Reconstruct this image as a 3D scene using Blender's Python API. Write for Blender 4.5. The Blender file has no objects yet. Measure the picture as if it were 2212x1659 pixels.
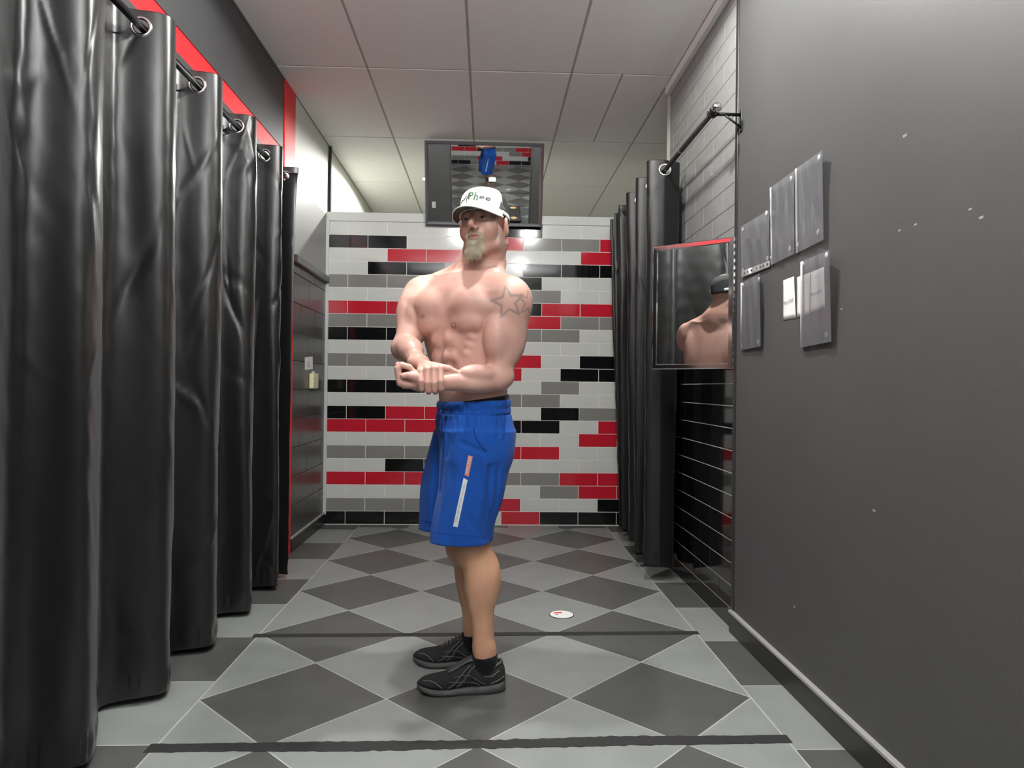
import bpy, bmesh, math, random
import numpy as np
from mathutils import Vector, Matrix
random.seed(7); rng = np.random.default_rng(7)
S = bpy.context.scene
COL = S.collection
PI = math.pi

# ------------------------------------------------------------------ camera
YAW, PIT, ROL, FPX, CH = .0346, .0042, .0109, 1509.0, 1.0827
_fw = np.array([math.sin(YAW)*math.cos(PIT), math.cos(YAW)*math.cos(PIT), math.sin(PIT)])
_r = np.array([math.cos(YAW), -math.sin(YAW), 0.]); _u = np.cross(_r, _fw)
_R = _r*math.cos(ROL)+_u*math.sin(ROL); _U = -_r*math.sin(ROL)+_u*math.cos(ROL)
_O = np.array([0, 0, CH])
def at(px, py, axis, val):
    """point seen at pixel (2212x1659 frame) on the plane axis = val"""
    d = _fw+_R*(px-1106)/FPX+_U*(829.5-py)/FPX
    return _O+d*(val-_O[axis])/d[axis]
cam = bpy.data.objects.new('camera', bpy.data.cameras.new('camera'))
COL.objects.link(cam)
cam.data.sensor_fit = 'HORIZONTAL'; cam.data.sensor_width = 36; cam.data.lens = FPX/2212*36
cam.data.clip_start = .02
cam.matrix_world = Matrix(((_R[0], _U[0], -_fw[0], 0), (_R[1], _U[1], -_fw[1], 0), (_R[2], _U[2], -_fw[2], CH), (0, 0, 0, 1)))
S.camera = cam
# ------------------------------------------------------------------ world, exposure
W = bpy.data.worlds.new('world'); S.world = W; W.use_nodes = True
W.node_tree.nodes['Background'].inputs[0].default_value = (0, 0, 0, 1)
vs = S.view_settings
vs.view_transform = 'Standard'; vs.look = 'None'; vs.gamma = 1; vs.use_curve_mapping = False; vs.exposure = 0.08
# lamps of the room, and fill lamps added behind the camera: (x, y, power, size) ; ceiling height below
XL, XR, YB, ZC, ZT = -1.264, 1.111, 5.469, 2.95, 2.426   # left wall, right wall, tiled wall, ceiling, top of tiled wall
YF = -.45                                               # wall behind the camera
DOWNLIGHTS = [(-.35, 2.50, 22), (.47, 2.56, 22), (-.35, .40, 5), (.47, .40, 5)]  # last two are unseen fill lamps, added behind the camera
BULB = (-.56, 6.30, 22)
ADDED_UPLIGHT = 230  # power of the added ceiling fill

# ------------------------------------------------------------------ helpers
def lin(r, g, b):
    f = lambda c: (c/12.92 if c <= .04045 else ((c+.055)/1.055)**2.4)
    return (f(r/255), f(g/255), f(b/255), 1)
def mat(name, col, rough=.5, metal=0., bump=0., bscale=60., vary=0., vscale=8., coat=0., sheen=0., spec=.5, emit=None, estr=0., detail=4.):
    m = bpy.data.materials.new(name); m.use_nodes = True
    nt = m.node_tree; b = nt.nodes['Principled BSDF']
    b.inputs['Base Color'].default_value = col; b.inputs['Roughness'].default_value = rough
    b.inputs['Metallic'].default_value = metal; b.inputs['Specular IOR Level'].default_value = spec
    b.inputs['Coat Weight'].default_value = coat; b.inputs['Sheen Weight'].default_value = sheen
    if emit: b.inputs['Emission Color'].default_value = emit; b.inputs['Emission Strength'].default_value = estr
    tc = nt.nodes.new('ShaderNodeTexCoord')
    if bump:
        n = nt.nodes.new('ShaderNodeTexNoise'); n.inputs['Scale'].default_value = bscale; n.inputs['Detail'].default_value = detail
        nt.links.new(tc.outputs['Object'], n.inputs['Vector'])
        bp = nt.nodes.new('ShaderNodeBump'); bp.inputs['Strength'].default_value = bump; bp.inputs['Distance'].default_value = .01
        nt.links.new(n.outputs['Fac'], bp.inputs['Height']); nt.links.new(bp.outputs['Normal'], b.inputs['Normal'])
    if vary:
        n = nt.nodes.new('ShaderNodeTexNoise'); n.inputs['Scale'].default_value = vscale; n.inputs['Detail'].default_value = 5
        nt.links.new(tc.outputs['Object'], n.inputs['Vector'])
        mr = nt.nodes.new('ShaderNodeMapRange'); mr.inputs[1].default_value = .3; mr.inputs[2].default_value = .7
        mr.inputs[3].default_value = 1-vary; mr.inputs[4].default_value = 1+vary
        nt.links.new(n.outputs['Fac'], mr.inputs[0])
        mx = nt.nodes.new('ShaderNodeMix'); mx.data_type = 'RGBA'; mx.blend_type = 'MULTIPLY'; mx.inputs[0].default_value = 1
        mx.inputs[6].default_value = col
        nt.links.new(mr.outputs[0], mx.inputs[7]); nt.links.new(mx.outputs[2], b.inputs['Base Color'])
    return m
def tag(o, label=None, cat=None, group=None, kind=None):
    if label: o['label'] = label
    if cat: o['category'] = cat
    if group: o['group'] = group
    if kind: o['kind'] = kind
    return o
def obj(name, me, mt=None, parent=None):
    o = bpy.data.objects.new(name, me); COL.objects.link(o)
    if mt is not None and me is not None and not me.materials: me.materials.append(mt)
    if parent is not None:
        o.parent = parent; o.matrix_parent_inverse = parent.matrix_world.inverted()
    return o
def empty(name, loc, label, cat, group=None):
    o = bpy.data.objects.new(name, None); COL.objects.link(o); o.location = loc; o.empty_display_size = .05
    o.matrix_world = Matrix.Translation(loc)
    return tag(o, label, cat, group)
def pydata(name, v, f, mt=None, parent=None, smooth=False):
    me = bpy.data.meshes.new(name); me.from_pydata([tuple(map(float, p)) for p in v], [], f); me.update()
    if smooth: me.shade_smooth()
    return obj(name, me, mt, parent)
def bm_obj(name, bm, mt, parent=None, smooth=False):
    me = bpy.data.meshes.new(name); bm.to_mesh(me); bm.free()
    if smooth: me.shade_smooth()
    return obj(name, me, mt, parent)
def bm_box(bm, lo, hi, bev=0., seg=1):
    r = bmesh.ops.create_cube(bm, size=1.)
    c = [(lo[i]+hi[i])/2 for i in range(3)]; s = [hi[i]-lo[i] for i in range(3)]
    for v in r['verts']: v.co = Vector((c[0]+v.co[0]*s[0], c[1]+v.co[1]*s[1], c[2]+v.co[2]*s[2]))
    if bev:
        es = list({e for v in r['verts'] for e in v.link_edges})
        bmesh.ops.bevel(bm, geom=es, offset=bev, segments=seg, affect='EDGES', profile=.5)
    return bm
def box(name, lo, hi, mt, parent=None, bev=0., seg=1):
    return bm_obj(name, bm_box(bmesh.new(), lo, hi, bev, seg), mt, parent)
def tube(name, pts, rad, mt, parent=None, n=12, cap=True):
    pts = [Vector(p) for p in pts]; rads = rad if hasattr(rad, '__len__') else [rad]*len(pts)
    v, f = [], []; prev = None
    for i, p in enumerate(pts):
        t = (pts[min(i+1, len(pts)-1)]-pts[max(i-1, 0)]).normalized()
        if prev is None: a = t.orthogonal().normalized()
        else: a = (prev-t*prev.dot(t)).normalized()
        prev = a; b = t.cross(a)
        for k in range(n):
            q = 2*PI*k/n; v.append(p+(a*math.cos(q)+b*math.sin(q))*rads[i])
    for i in range(len(pts)-1):
        for k in range(n): f.append((i*n+k, i*n+(k+1) % n, (i+1)*n+(k+1) % n, (i+1)*n+k))
    if cap: f.append(tuple(range(n-1, -1, -1))); f.append(tuple(range((len(pts)-1)*n, len(pts)*n)))
    return pydata(name, v, f, mt, parent, True)
def torus_mesh(name, R1, r1, n=28, m=10):
    v, f = [], []
    for i in range(n):
        a = 2*PI*i/n
        for j in range(m):
            b = 2*PI*j/m; v.append(((R1+r1*math.cos(b))*math.cos(a), r1*math.sin(b)*.8, (R1+r1*math.cos(b))*math.sin(a)))
    for i in range(n):
        for j in range(m): f.append((i*m+j, ((i+1) % n)*m+j, ((i+1) % n)*m+(j+1) % m, i*m+(j+1) % m))
    me = bpy.data.meshes.new(name); me.from_pydata(v, [], f); me.shade_smooth(); return me
def prism(name, poly, axis, a, b, mt, parent=None, bev=0.):
    """polygon in the two other axes, extruded along axis from a to b"""
    def P(p, t):
        q = [p[0], p[1]]; q.insert(axis, t); return q
    n = len(poly)
    bm = bmesh.new()
    lo = [bm.verts.new(P(p, a)) for p in poly]; hi = [bm.verts.new(P(p, b)) for p in poly]
    bm.faces.new(lo[::-1]); top = bm.faces.new(hi)
    for i in range(n): bm.faces.new((lo[i], lo[(i+1) % n], hi[(i+1) % n], hi[i]))
    bmesh.ops.recalc_face_normals(bm, faces=bm.faces)
    if bev: bmesh.ops.bevel(bm, geom=list(top.edges), offset=bev, segments=1, affect='EDGES')
    return bm_obj(name, bm, mt, parent)
def clip(poly, axis, val, keep_less):
    out = []
    for i in range(len(poly)):
        p, q = poly[i], poly[(i+1) % len(poly)]
        ip = (p[axis] <= val) == keep_less or p[axis] == val; iq = (q[axis] <= val) == keep_less or q[axis] == val
        if ip: out.append(p)
        if ip != iq:
            t = (val-p[axis])/(q[axis]-p[axis]); out.append((p[0]+t*(q[0]-p[0]), p[1]+t*(q[1]-p[1])))
    return out
def text_mesh(txt, size=1., shear=0., extrude=0., offset=0., sx=1.):
    cu = bpy.data.curves.new('t', 'FONT'); cu.body = txt; cu.size = size; cu.shear = shear; cu.extrude = extrude; cu.offset = offset
    cu.align_x = 'CENTER'; cu.align_y = 'CENTER'; cu.resolution_u = 3
    o = bpy.data.objects.new('t', cu); COL.objects.link(o)
    bpy.context.view_layer.update()
    me = bpy.data.meshes.new_from_object(o.evaluated_get(bpy.context.evaluated_depsgraph_get()))
    bpy.data.objects.remove(o); bpy.data.curves.remove(cu); me.materials.clear()
    return me

# ------------------------------------------------------------------ materials
M = {}
M['t_white'] = mat('tile_white', lin(200, 203, 199), .09, vary=.015, vscale=3)
M['t_grey'] = mat('tile_grey', lin(128, 128, 124), .10, vary=.03, vscale=120)
M['t_black'] = mat('tile_black', lin(18, 18, 19), .07, vary=.2, vscale=150)
M['t_red'] = mat('tile_red', lin(184, 34, 50), .09, vary=.04, vscale=90)
M['t_upper'] = mat('tile_upper_grey', lin(136, 137, 135), .13, vary=.05, vscale=20)
M['grout'] = mat('grout_white', lin(226, 226, 220), .7)
M['grout_f'] = mat('grout_floor', lin(166, 168, 162), .8)
M['fl_light'] = mat('floor_tile_light', lin(132, 136, 133), .38, bump=.05, bscale=180, vary=.07, vscale=7)
M['fl_dark'] = mat('floor_tile_dark', lin(80, 82, 80), .38, bump=.05, bscale=180, vary=.10, vscale=7)
M['strip'] = mat('black_strip', lin(34, 34, 34), .7, bump=.3, bscale=90)
M['paint_grey'] = mat('paint_charcoal', lin(73, 73, 73), .55, bump=.05, bscale=260, vary=.04, vscale=3)
M['paint_dark'] = mat('paint_dark', lin(58, 59, 60), .45, bump=.06, bscale=120, vary=.05, vscale=4)
M['block'] = mat('block_paint', lin(66, 66, 66), .32, bump=.10, bscale=60, vary=.06, vscale=9)
M['paint_mid'] = mat('paint_mid', lin(150, 151, 148), .5, vary=.04, vscale=4)
M['paint_cream'] = mat('paint_cream', lin(206, 207, 196), .55, vary=.03, vscale=4)
M['red'] = mat('paint_red', lin(226, 26, 32), .5, bump=.03, bscale=200)
M['ceil'] = mat('ceiling_tile', lin(232, 231, 227), .8, bump=.05, bscale=300, vary=.02, vscale=30)
M['tbar'] = mat('ceiling_bar', lin(168, 168, 160), .6)
M['skirt'] = mat('skirting_black', lin(40, 40, 40), .35)
M['skirt_cap'] = mat('skirting_cap', lin(150, 150, 148), .45)
M['chrome'] = mat('chrome', (.78, .78, .80, 1), .14, 1.)
M['alu'] = mat('aluminium', (.46, .46, .47, 1), .28, 1.)
M['dframe'] = mat('dark_frame', (.30, .30, .32, 1), .32, .85)
M['mirror'] = mat('mirror_glass', (.86, .88, .88, 1), .012, 1.)
M['rod'] = mat('rod_black', lin(22, 22, 23), .35, .3)
M['rod_g'] = mat('rod_gunmetal', lin(74, 72, 70), .38, .8)
M['paper'] = mat('paper', lin(228, 230, 226), .8)
M['ink'] = mat('ink', lin(96, 96, 96), .8)
M['tack'] = mat('adhesive_putty', lin(212, 218, 228), .6)
M['ivory'] = mat('ivory_plastic', lin(226, 220, 178), .4)
M['black_pl'] = mat('black_plastic', lin(20, 20, 21), .4)
M['orange'] = mat('orange_rope', lin(232, 150, 24), .6)

# ------------------------------------------------------------------ the setting
def shell(name, lo, hi, m, label, kind='structure'):
    return tag(box(name, lo, hi, M[m]), label, 'wall', kind=kind)
# floor: grout bed with single tiles as parts
floor = tag(box('floor', (XL-.12, YF, -.05), (3.2, 9.2, -.0006), M['grout_f']), 'grey and charcoal floor of diamond tiles with a straight tiled border', 'floor', kind='structure')
X0, Y0, A = -.0199, 2.4309, .319
BX0, BX1 = X0-3*A, X0+3*A
G = .0026
def ftile(poly, m):
    if len(poly) < 3: return
    xs = sum(p[0] for p in poly)/len(poly); ys = sum(p[1] for p in poly)/len(poly)
    prism('floor_tile', poly, 2, -.004, random.uniform(-.0001, .0002), M[m], floor, .0004)
for j in range(-10, 12):
    for i in range(-4, 5):
        if (i-j) % 2 and True: continue
        if (i % 2) != (j % 2): continue
        cx, cy, h = X0+A*i, Y0+A*j, A-G*1.42
        p = [(cx-h, cy), (cx, cy-h), (cx+h, cy), (cx, cy+h)]
        p = clip(p, 0, BX0+G, False); p = clip(p, 0, BX1-G, True) if p else p
        p = clip(p, 1, YF, False) if p else p; p = clip(p, 1, YB-.10, True) if p else p
        if p and len(p) >= 3: ftile(p, 'fl_dark' if i % 2 == 0 else 'fl_light')
def border(x0, x1, ys, first_dark, alt=True):
    for k in range(len(ys)-1):
        m = 'fl_dark' if (k % 2 == 0) == first_dark else 'fl_light'
        ftile([(x0+G, ys[k]+G), (x1-G, ys[k]+G), (x1-G, ys[k+1]-G), (x0+G, ys[k+1]-G)], m)
yr_ = [2.078+.4493*k for k in range(-5, 9)]; yr_[-1] = YB
border(BX1, XR, yr_, True)                      # right border, tile starting at 2.078 is dark
yl_ = [2.130+.4505*k for k in range(-5, 9)]; yl_[-1] = YB
border(XL, BX0, yl_, True)
xb = [BX0+.3827*k for k in range(6)]
for k in range(5): ftile([(xb[k]+G, YB-.10+G), (xb[k+1]-G, YB-.10+G), (xb[k+1]-G, YB-.002), (xb[k]+G, YB-.002)], 'fl_dark' if k % 2 == 0 else 'fl_light')
# two black strips let into the floor, ragged edges
def strip(yl, yr, w, rag):
    xs = np.linspace(BX0-.02, BX1+.01, 120); v = []; f = []
    n1 = np.cumsum(rng.normal(0, 1, 120)); n1 -= np.linspace(n1[0], n1[-1], 120); n1 /= max(1, abs(n1).max())
    n2 = np.cumsum(rng.normal(0, 1, 120)); n2 -= np.linspace(n2[0], n2[-1], 120); n2 /= max(1, abs(n2).max())
    for k, x in enumerate(xs):
        t = k/119; y = yl+(yr-yl)*t; e = rag*math.sin(PI*t)**.5
        lo, hi = y-w/2+e*w*(.55*n1[k]+.12*rng.normal()), y+w/2+e*w*(.45*n2[k]+.10*rng.normal())
        if hi-lo < .1*w: hi = lo+.1*w
        v += [(x, lo, .0002), (x, lo, .0014), (x, hi, .0014), (x, hi, .0002)]
        if k:
            b = 4*k
            for q in range(3): f.append((b-4+q, b+q, b+q+1, b-4+q+1))
    return pydata('joint_strip', v, f, M['strip'], floor)
strip(2.110, 2.140, .050, .42); strip(3.045, 3.075, .040, .15)

# tiled partition with its tiles as parts
wb = shell('wall_back', (XL-.004, YB, 0), (XR+.9, YB+.09, ZT-.045), 'grout', 'tiled partition of white, grey, black and red brick tiles')
PX, PZ, CX, TG = .3025, .1022, -1.0961, .0021
ROWS = ['KKKGWRKKK', 'GGGGRRWWK', 'WWWWWWGRR', 'RRRRKGGRR', 'WWKKWWWWW', 'GGGGWRRWW', 'WWWWWWWRR', 'WRRRKKKWR', 'KKRRWWKGG', 'WWWWGGGWW',
        'KKKWWWGWW', 'WWWWRRWKK', 'GGGGGRWKK', 'WWWWWWWWW', 'KKKKGGGWW', 'WGGGRRRGG', 'RRRRRKRRR', 'WWWWGGGWW', 'GGGGKKWWW', 'WWKKGWKKK',
        'WWRRRWWRR', 'WKKWWRGGR', 'WWWWWKWWW']
TM = dict(W='t_white', G='t_grey', K='t_black', R='t_red')
tile_cache = {}
def brick(parent, name, x0, x1, z0, z1, m, mk):
    """mk maps (u, z, depth) to world ; one bevelled tile, mesh shared by size"""
    w, h = round(x1-x0, 4), round(z1-z0, 4)
    key = (w, h, m, mk)
    if key not in tile_cache:
        bm = bmesh.new(); t = .0016
        bm_box(bm, (0, -t, 0) if mk == 'y' else (-t, 0, 0), (w, .001, h) if mk == 'y' else (.001, w, h), .0006)
        me = bpy.data.meshes.new(name); bm.to_mesh(me); bm.free(); me.materials.append(M[m]); tile_cache[key] = me
    o = obj(name, tile_cache[key], None, parent)
    return o
zoff = 0.004
for r, row in enumerate(ROWS):
    for k, ch in enumerate(row):
        c0 = (k-1) if r % 2 == 0 else (k-1.5)
        a, b = CX+PX*c0, CX+PX*(c0+1)
        a, b = max(a, XL+.002), min(b, XR)
        if b-a < .008: continue
        o = brick(wb, 'wall_tile', a+TG, b-TG, zoff+PZ*r+TG, zoff+PZ*(r+1)-TG, TM[ch], 'y')
        o.location = (a+TG, YB, zoff+PZ*r+TG)
        o.matrix_parent_inverse = Matrix()
tag(box('trim_1', (XL, YB-.012, zoff+PZ*23+.002), (XR+.9, YB+.10, ZT), M['t_white'], None, .003), 'pale grey capping board along the top of the tiled partition', 'trim', kind='structure')

# right wall: painted panel near, glossy tiles farther in
YP = 3.095
shell('wall_right', (XR-.008, YF, 0), (XR+.12, YP, ZC), 'paint_grey', 'plain charcoal painted wall panel carrying the plastic sleeves')
tag(box('trim_2', (XR-.013, YP-.028, .1), (XR+.006, YP+.003, ZC-.01), M['skirt'], None, .002), 'dark vertical edge strip where the painted panel meets the tiles', 'trim', kind='structure')
for px, py, r in ((1955, 293, .006), (1943, 498, .004), (1978, 485, .004), (1818, 668, .004), (1888, 1103, .005), (1716, 1311, .005), (1715, 613, .003), (2120, 470, .005), (2096, 452, .004)):
    q = at(px, py, 0, XR-.008)
    box('paint_chip', (XR-.0086, q[1]-r*1.4, q[2]-r*.6), (XR-.0079, q[1]+r*1.4, q[2]+r*.6), M['skirt_cap'], bpy.data.objects['wall_right'], .0002)
bs = box('baseboard_right', (XR-.022, YF, 0), (XR-.008, YP, .085), M['skirt'], None, .002); tag(bs, 'black skirting board under the charcoal painted wall', 'skirting', kind='structure')
box('skirting_cap', (XR-.026, YF, .085), (XR-.006, YP, .098), M['skirt_cap'], bs, .002)
YE = 4.28
wr = shell('wall_right_tiled', (XR, YP, 0), (XR+.12, YE, 1.21), 'grout', 'glossy black brick tiled side wall under the swing mirror')
M['grout_g'] = mat('grout_grey', lin(110, 110, 107), .7)
wr3 = shell('wall_right_upper', (XR, YP, 1.21), (XR+.12, YE, ZC), 'grout_g', 'glossy grey brick tiled side wall behind the curtain rod')
wr2 = shell('wall_right_far', (XR, YE, 0), (XR+.12, YB, 1.21), 'grout', 'low black tiled side wall hidden behind the bunched curtain')
ZG = 12*PZ
for r in range(30):
    z0 = max(.0, -.0097+.1017*r)
    z1 = min(-.0097+.1017*(r+1), ZC-.03)
    if z1-z0 < .02: continue
    for k in range(-1, 9):
        a = YP+.003+PX*(k+(.62 if r % 2 else .12)); b = a+PX
        dark = r < 12
        end = YB if dark else YE
        a, b = max(a, YP+.006), min(b, end)
        if b-a < .02: continue
        par = (wr if dark else wr3) if (a < YE) else wr2
        o = brick(par, 'wall_tile', a+TG, b-TG, z0+TG, z1-TG, 't_black' if dark else 't_upper', 'x')
        o.location = (XR, a+TG, z0+TG); o.matrix_parent_inverse = Matrix()
tag(box('trim_3', (XR-.035, YP, ZC-.05), (XR, YE, ZC), M['ceil'], None, .004), 'pale cornice strip above the grey side tiles', 'trim', kind='structure')

# left side: lintel, red booth behind the curtain, red post, block wall
shell('wall_left_lintel', (XL-.12, YF, 2.52), (XL, 4.315, ZC), 'paint_dark', 'dark painted beam above the curtained booth')
shell('wall_left_red_post', (XL-.12, 4.315, 0), (XL+.006, 4.545, ZC), 'red', 'red painted post at the end of the curtain')
shell('wall_left_lower', (XL-.12, YF, 0), (XL-.004, 4.315, 2.42), 'paint_dark', 'dark wall standing behind the long black curtain')
shell('wall_left_red', (XL-.12, YF, 2.42), (XL-.004, 4.315, 2.52), 'red', 'red painted wall showing above the long black curtain')
wl = shell('wall_left', (XL-.12, 4.545, 0), (XL-.006, YB, 1.90), 'paint_dark', 'charcoal painted block wall beside the tiled partition')
for r in range(10):
    z0 = .10+.19*r; z1 = min(z0+.19, 1.885)
    if z1-z0 < .03: continue
    for k in range(-1, 4):
        a = 4.545+.39*(k+(.5 if r % 2 else .05)); b = a+.39
        a, b = max(a, 4.546), min(b, YB-.001)
        if b-a < .02: continue
        box('wall_block', (XL-.01, a+.002, z0+.002), (XL, b-.002, z1-.002), M['block'], wl, .002)
shell('wall_left_middle', (XL-.12, 4.545, 1.90), (XL, YB+.09, 2.40), 'paint_mid', 'mid grey painted wall above the dark rail')
shell('wall_left_upper', (XL-.12, 4.545, 2.40), (XL, 9.2, ZC), 'paint_cream', 'pale wall running on above and behind the tiled partition')
shell('wall_left_beyond', (XL-.12, YB+.09, 0), (XL, 9.2, 2.40), 'paint_cream', 'pale wall behind the tiled partition')
tag(box('trim_4', (XL-.02, 4.548, 1.872), (XL+.028, YB-.002, 1.925), M['block'], None, .006), 'dark rail along the charcoal block wall', 'trim', kind='structure')
bl = tag(box('baseboard_left', (XL-.006, 4.548, 0), (XL+.014, YB-.004, .085), M['skirt'], None, .002), 'black skirting board under the block wall', 'skirting', kind='structure')
box('skirting_cap', (XL-.004, 4.548, .085), (XL+.017, YB-.004, .097), M['skirt_cap'], bl, .002)
tag(box('trim_5', (XL-.002, YB-.018, .08), (XL+.022, YB, ZT-.05), M['t_white'], None, .002), 'white corner strip between block wall and tiles', 'trim', kind='structure')
tag(box('trim_6', (XL-.004, YB+.03, ZT), (XL+.02, YB+.06, ZC), M['strip']), 'thin dark pipe cover rising from the partition corner', 'trim', kind='structure')
# far room and wall behind the camera
shell('wall_far', (XL-.12, 9.2, 0), (3.3, 9.3, 3.0), 'paint_cream', 'pale far wall beyond the partition')
shell('wall_right_beyond', (3.2, YE, 0), (3.3, 9.2, 3.0), 'paint_cream', 'pale side wall beyond the partition')
shell('wall_right_return', (XR, YE-.002, 1.21), (3.2, YE+.08, ZC), 'paint_cream', 'return wall at the end of the tiles')
shell('wall_front', (XL-.12, YF-.1, 0), (XR+.12, YF, 3.0), 'paint_grey', 'charcoal wall behind the viewpoint')
# ceiling: grid with single tiles as parts
ce = tag(box('ceiling', (XL-.12, YF, ZC+.004), (3.3, 9.2, ZC+.06), M['tbar']), 'suspended ceiling of pale rectangular panels in a grid', 'ceiling', kind='structure')
cxs = [-1.33+.604*k-.004 for k in range(-1, 8)]; cys = [4.128+1.155*k for k in range(-4, 5)]
for a in range(len(cxs)-1):
    for b in range(len(cys)-1):
        g = .007
        x0, x1, y0, y1 = max(cxs[a], XL)+g, cxs[a+1]-g, max(cys[b], YF)+g, min(cys[b+1], 9.2)-g
        if x1-x0 < .05 or y1-y0 < .05 or x1 < XL: continue
        if abs(cys[b]-4.128) < .01 and x0 < .6 < x1:
            for q0, q1 in ((x0, .782-.006), (.782+.006, x1)):
                box('ceiling_panel', (q0, y0, ZC), (q1, y1, ZC+.006), M['ceil'], ce, .001)
            continue
        box('ceiling_panel', (x0, y0, ZC), (x1, y1, ZC+.006), M['ceil'], ce, .001)

# ------------------------------------------------------------------ lamps
M['glow'] = mat('lamp_glow', (1, 1, 1, 1), .5, emit=(1, .97, .92, 1), estr=14)
def spot(parent, loc, power, col, size, blend, rad):
    L = bpy.data.lights.new('lamp_light', 'SPOT'); L.energy = power; L.color = col; L.spot_size = size; L.spot_blend = blend; L.shadow_soft_size = rad
    o = bpy.data.objects.new('lamp_light', L); COL.objects.link(o); o.location = loc
    o.parent = parent; o.matrix_parent_inverse = parent.matrix_world.inverted(); return o
def downlight(x, y, p, label, size=3.05, z=None):
    z = z or ZC
    t = empty('downlight', (x, y, z), label, 'lamp', 'round ceiling downlights')
    ring = torus_mesh('lamp_rim', .052, .008); o = obj('lamp_rim', ring, M['paint_cream'], t); o.matrix_parent_inverse = Matrix(); o.rotation_euler = (PI/2, 0, 0); o.location = (0, 0, -.002)
    bm = bmesh.new(); bmesh.ops.create_circle(bm, cap_ends=True, radius=.05, segments=24); o = bm_obj('lamp_disc', bm, M['glow'], t); o.matrix_parent_inverse = Matrix(); o.location = (0, 0, -.001); o.rotation_euler = (PI, 0, 0)
    spot(t, (x, y, z-.012), p*6, (1, .985, .955), size, .12, .035)
for k, (x, y, p) in enumerate(DOWNLIGHTS):
    downlight(x, y, p, ['round ceiling downlight above the man, towards the curtain', 'round ceiling downlight above the man, towards the tiled side wall', 'added fill downlight behind the viewpoint, curtain side', 'added fill downlight behind the viewpoint, painted wall side', 'round ceiling downlight near the bunched curtain'][k])
downlight(*BULB, 'small bright ceiling downlight beside the tilted mirror, beyond the partition')

# unseen uplight added behind the viewpoint to brighten ceiling and room
t = empty('added_uplight', (0, YF, 2.2), 'added unseen uplight behind the viewpoint, brightening the ceiling', 'lamp')
box('uplight_tray', (-.6, YF, 2.19), (.6, YF+.10, 2.20), M['paint_cream'], t, .002)
box('uplight_tube', (-.57, YF+.035, 2.215), (.57, YF+.065, 2.24), M['glow'], t, .008, 2)
L = bpy.data.lights.new('lamp_light', 'AREA'); L.energy = ADDED_UPLIGHT; L.color = (.96, .97, 1); L.shape = 'RECTANGLE'; L.size = 1.1; L.size_y = .06
o = bpy.data.objects.new('lamp_light', L); COL.objects.link(o); o.location = (0, YF+.06, 2.26); o.rotation_euler = (PI-math.radians(8), 0, 0); o.parent = t; o.matrix_parent_inverse = t.matrix_world.inverted()

# ------------------------------------------------------------------ curtains
M['satin'] = mat('black_satin', lin(12, 13, 13), .34, bump=.04, bscale=420, sheen=.08, spec=.62, detail=8)
M['satin2'] = mat('black_satin_dull', lin(13, 14, 15), .45, bump=.06, bscale=300, sheen=.05, spec=.45, detail=8)
def fold_noise(n, z, seed):
    g = np.random.default_rng(seed); out = 0
    for k in range(9):
        a, b, p, q = g.uniform(1.5, 9), g.uniform(.5, 3.2), g.uniform(0, 6.3), g.uniform(-1.5, 1.5)
        out = out+np.sin(n*a+z*b+p+q*z*z*.3)/(1+.25*a)
    return out/3
def curtain(name, label, fx, n0, n1, res, zb, zt, m, rings, rod_x, rod_z, seed, ring_mat, cr=.5, group=None, hem=.0, wr_amp=1.):
    nn = np.linspace(n0, n1, res); zz = np.concatenate([np.linspace(zb, zb+.16, 20)[:-1], np.linspace(zb+.16, rod_z-.05, 95)[:-1], np.linspace(rod_z-.05, zt, 36)])
    N, Z = np.meshgrid(nn, zz)
    X, Y = fx(N, Z)
    w = fold_noise(N*2.2, Z*1.6, seed); w2 = fold_noise(N*7+Z*2, Z*5-N*2, seed+1)
    # diagonal pulls and drape wrinkles, none at the rod
    fade = np.clip((zt-Z)/.5, .15, 1)
    g = np.random.default_rng(seed+5); cre = np.zeros_like(X)
    for k in range(int(26*cr*(n1-n0))):
        cn, cz = g.uniform(n0, n1), g.uniform(zb, zt-.1); ln, an = g.uniform(.05, .22), g.uniform(-1.1, 1.1); wd = g.uniform(.006, .016)
        dn, dz = (N-cn)*.42, Z-cz
        u_ = dn*math.sin(an)+dz*math.cos(an); v_ = dn*math.cos(an)-dz*math.sin(an)
        cre += g.choice([-1, 1])*g.uniform(.4, 1)*np.exp(-(u_/ln)**2)*np.exp(-(v_/wd)**2)*wd*.55
    X = X+(.007*w*fade+.0025*w2*fade+cre)*wr_amp; Y = Y-.007*np.roll(w, 40, 1)*fade-cre*.8
    # gathered hem
    hm = np.exp(-((Z-zb-.05)/.03)**2)*.0045*np.sin(N*70+np.sin(N*23)*2)
    X = X+hm; Y = Y+.5*hm
    Z = Z+hem*np.sin(N*2*PI+.8)*np.clip((zb+.5-Z)/.5, 0, 1)
    nz, nx = X.shape
    v = np.stack([X, Y, Z], -1).reshape(-1, 3)
    idx = np.arange(nz*nx).reshape(nz, nx)
    f = np.stack([idx[:-1, :-1], idx[:-1, 1:], idx[1:, 1:], idx[1:, :-1]], -1).reshape(-1, 4)
    fc = v[f].mean(1); f = f[np.hypot(fc[:, 0]-rod_x, fc[:, 2]-rod_z) > .0275]      # eyelet holes the rod passes through
    t = empty(name, (rod_x, float(Y.mean()), 0), label, 'curtain', group)
    c = pydata('fabric', v, f.tolist(), M[m], t, True)
    sd = c.modifiers.new('thickness', 'SOLIDIFY'); sd.thickness = .0016; sd.offset = 0
    rm = torus_mesh('eyelet_ring', .0295, .0068); rm.materials.append(M[ring_mat])
    for (x, y, rz) in rings:
        o = obj('eyelet', rm, None, t); o.location = (x, y, rod_z); o.rotation_euler = (0, 0, rz); o.matrix_parent_inverse = t.matrix_world.inverted()
    return t
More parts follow.
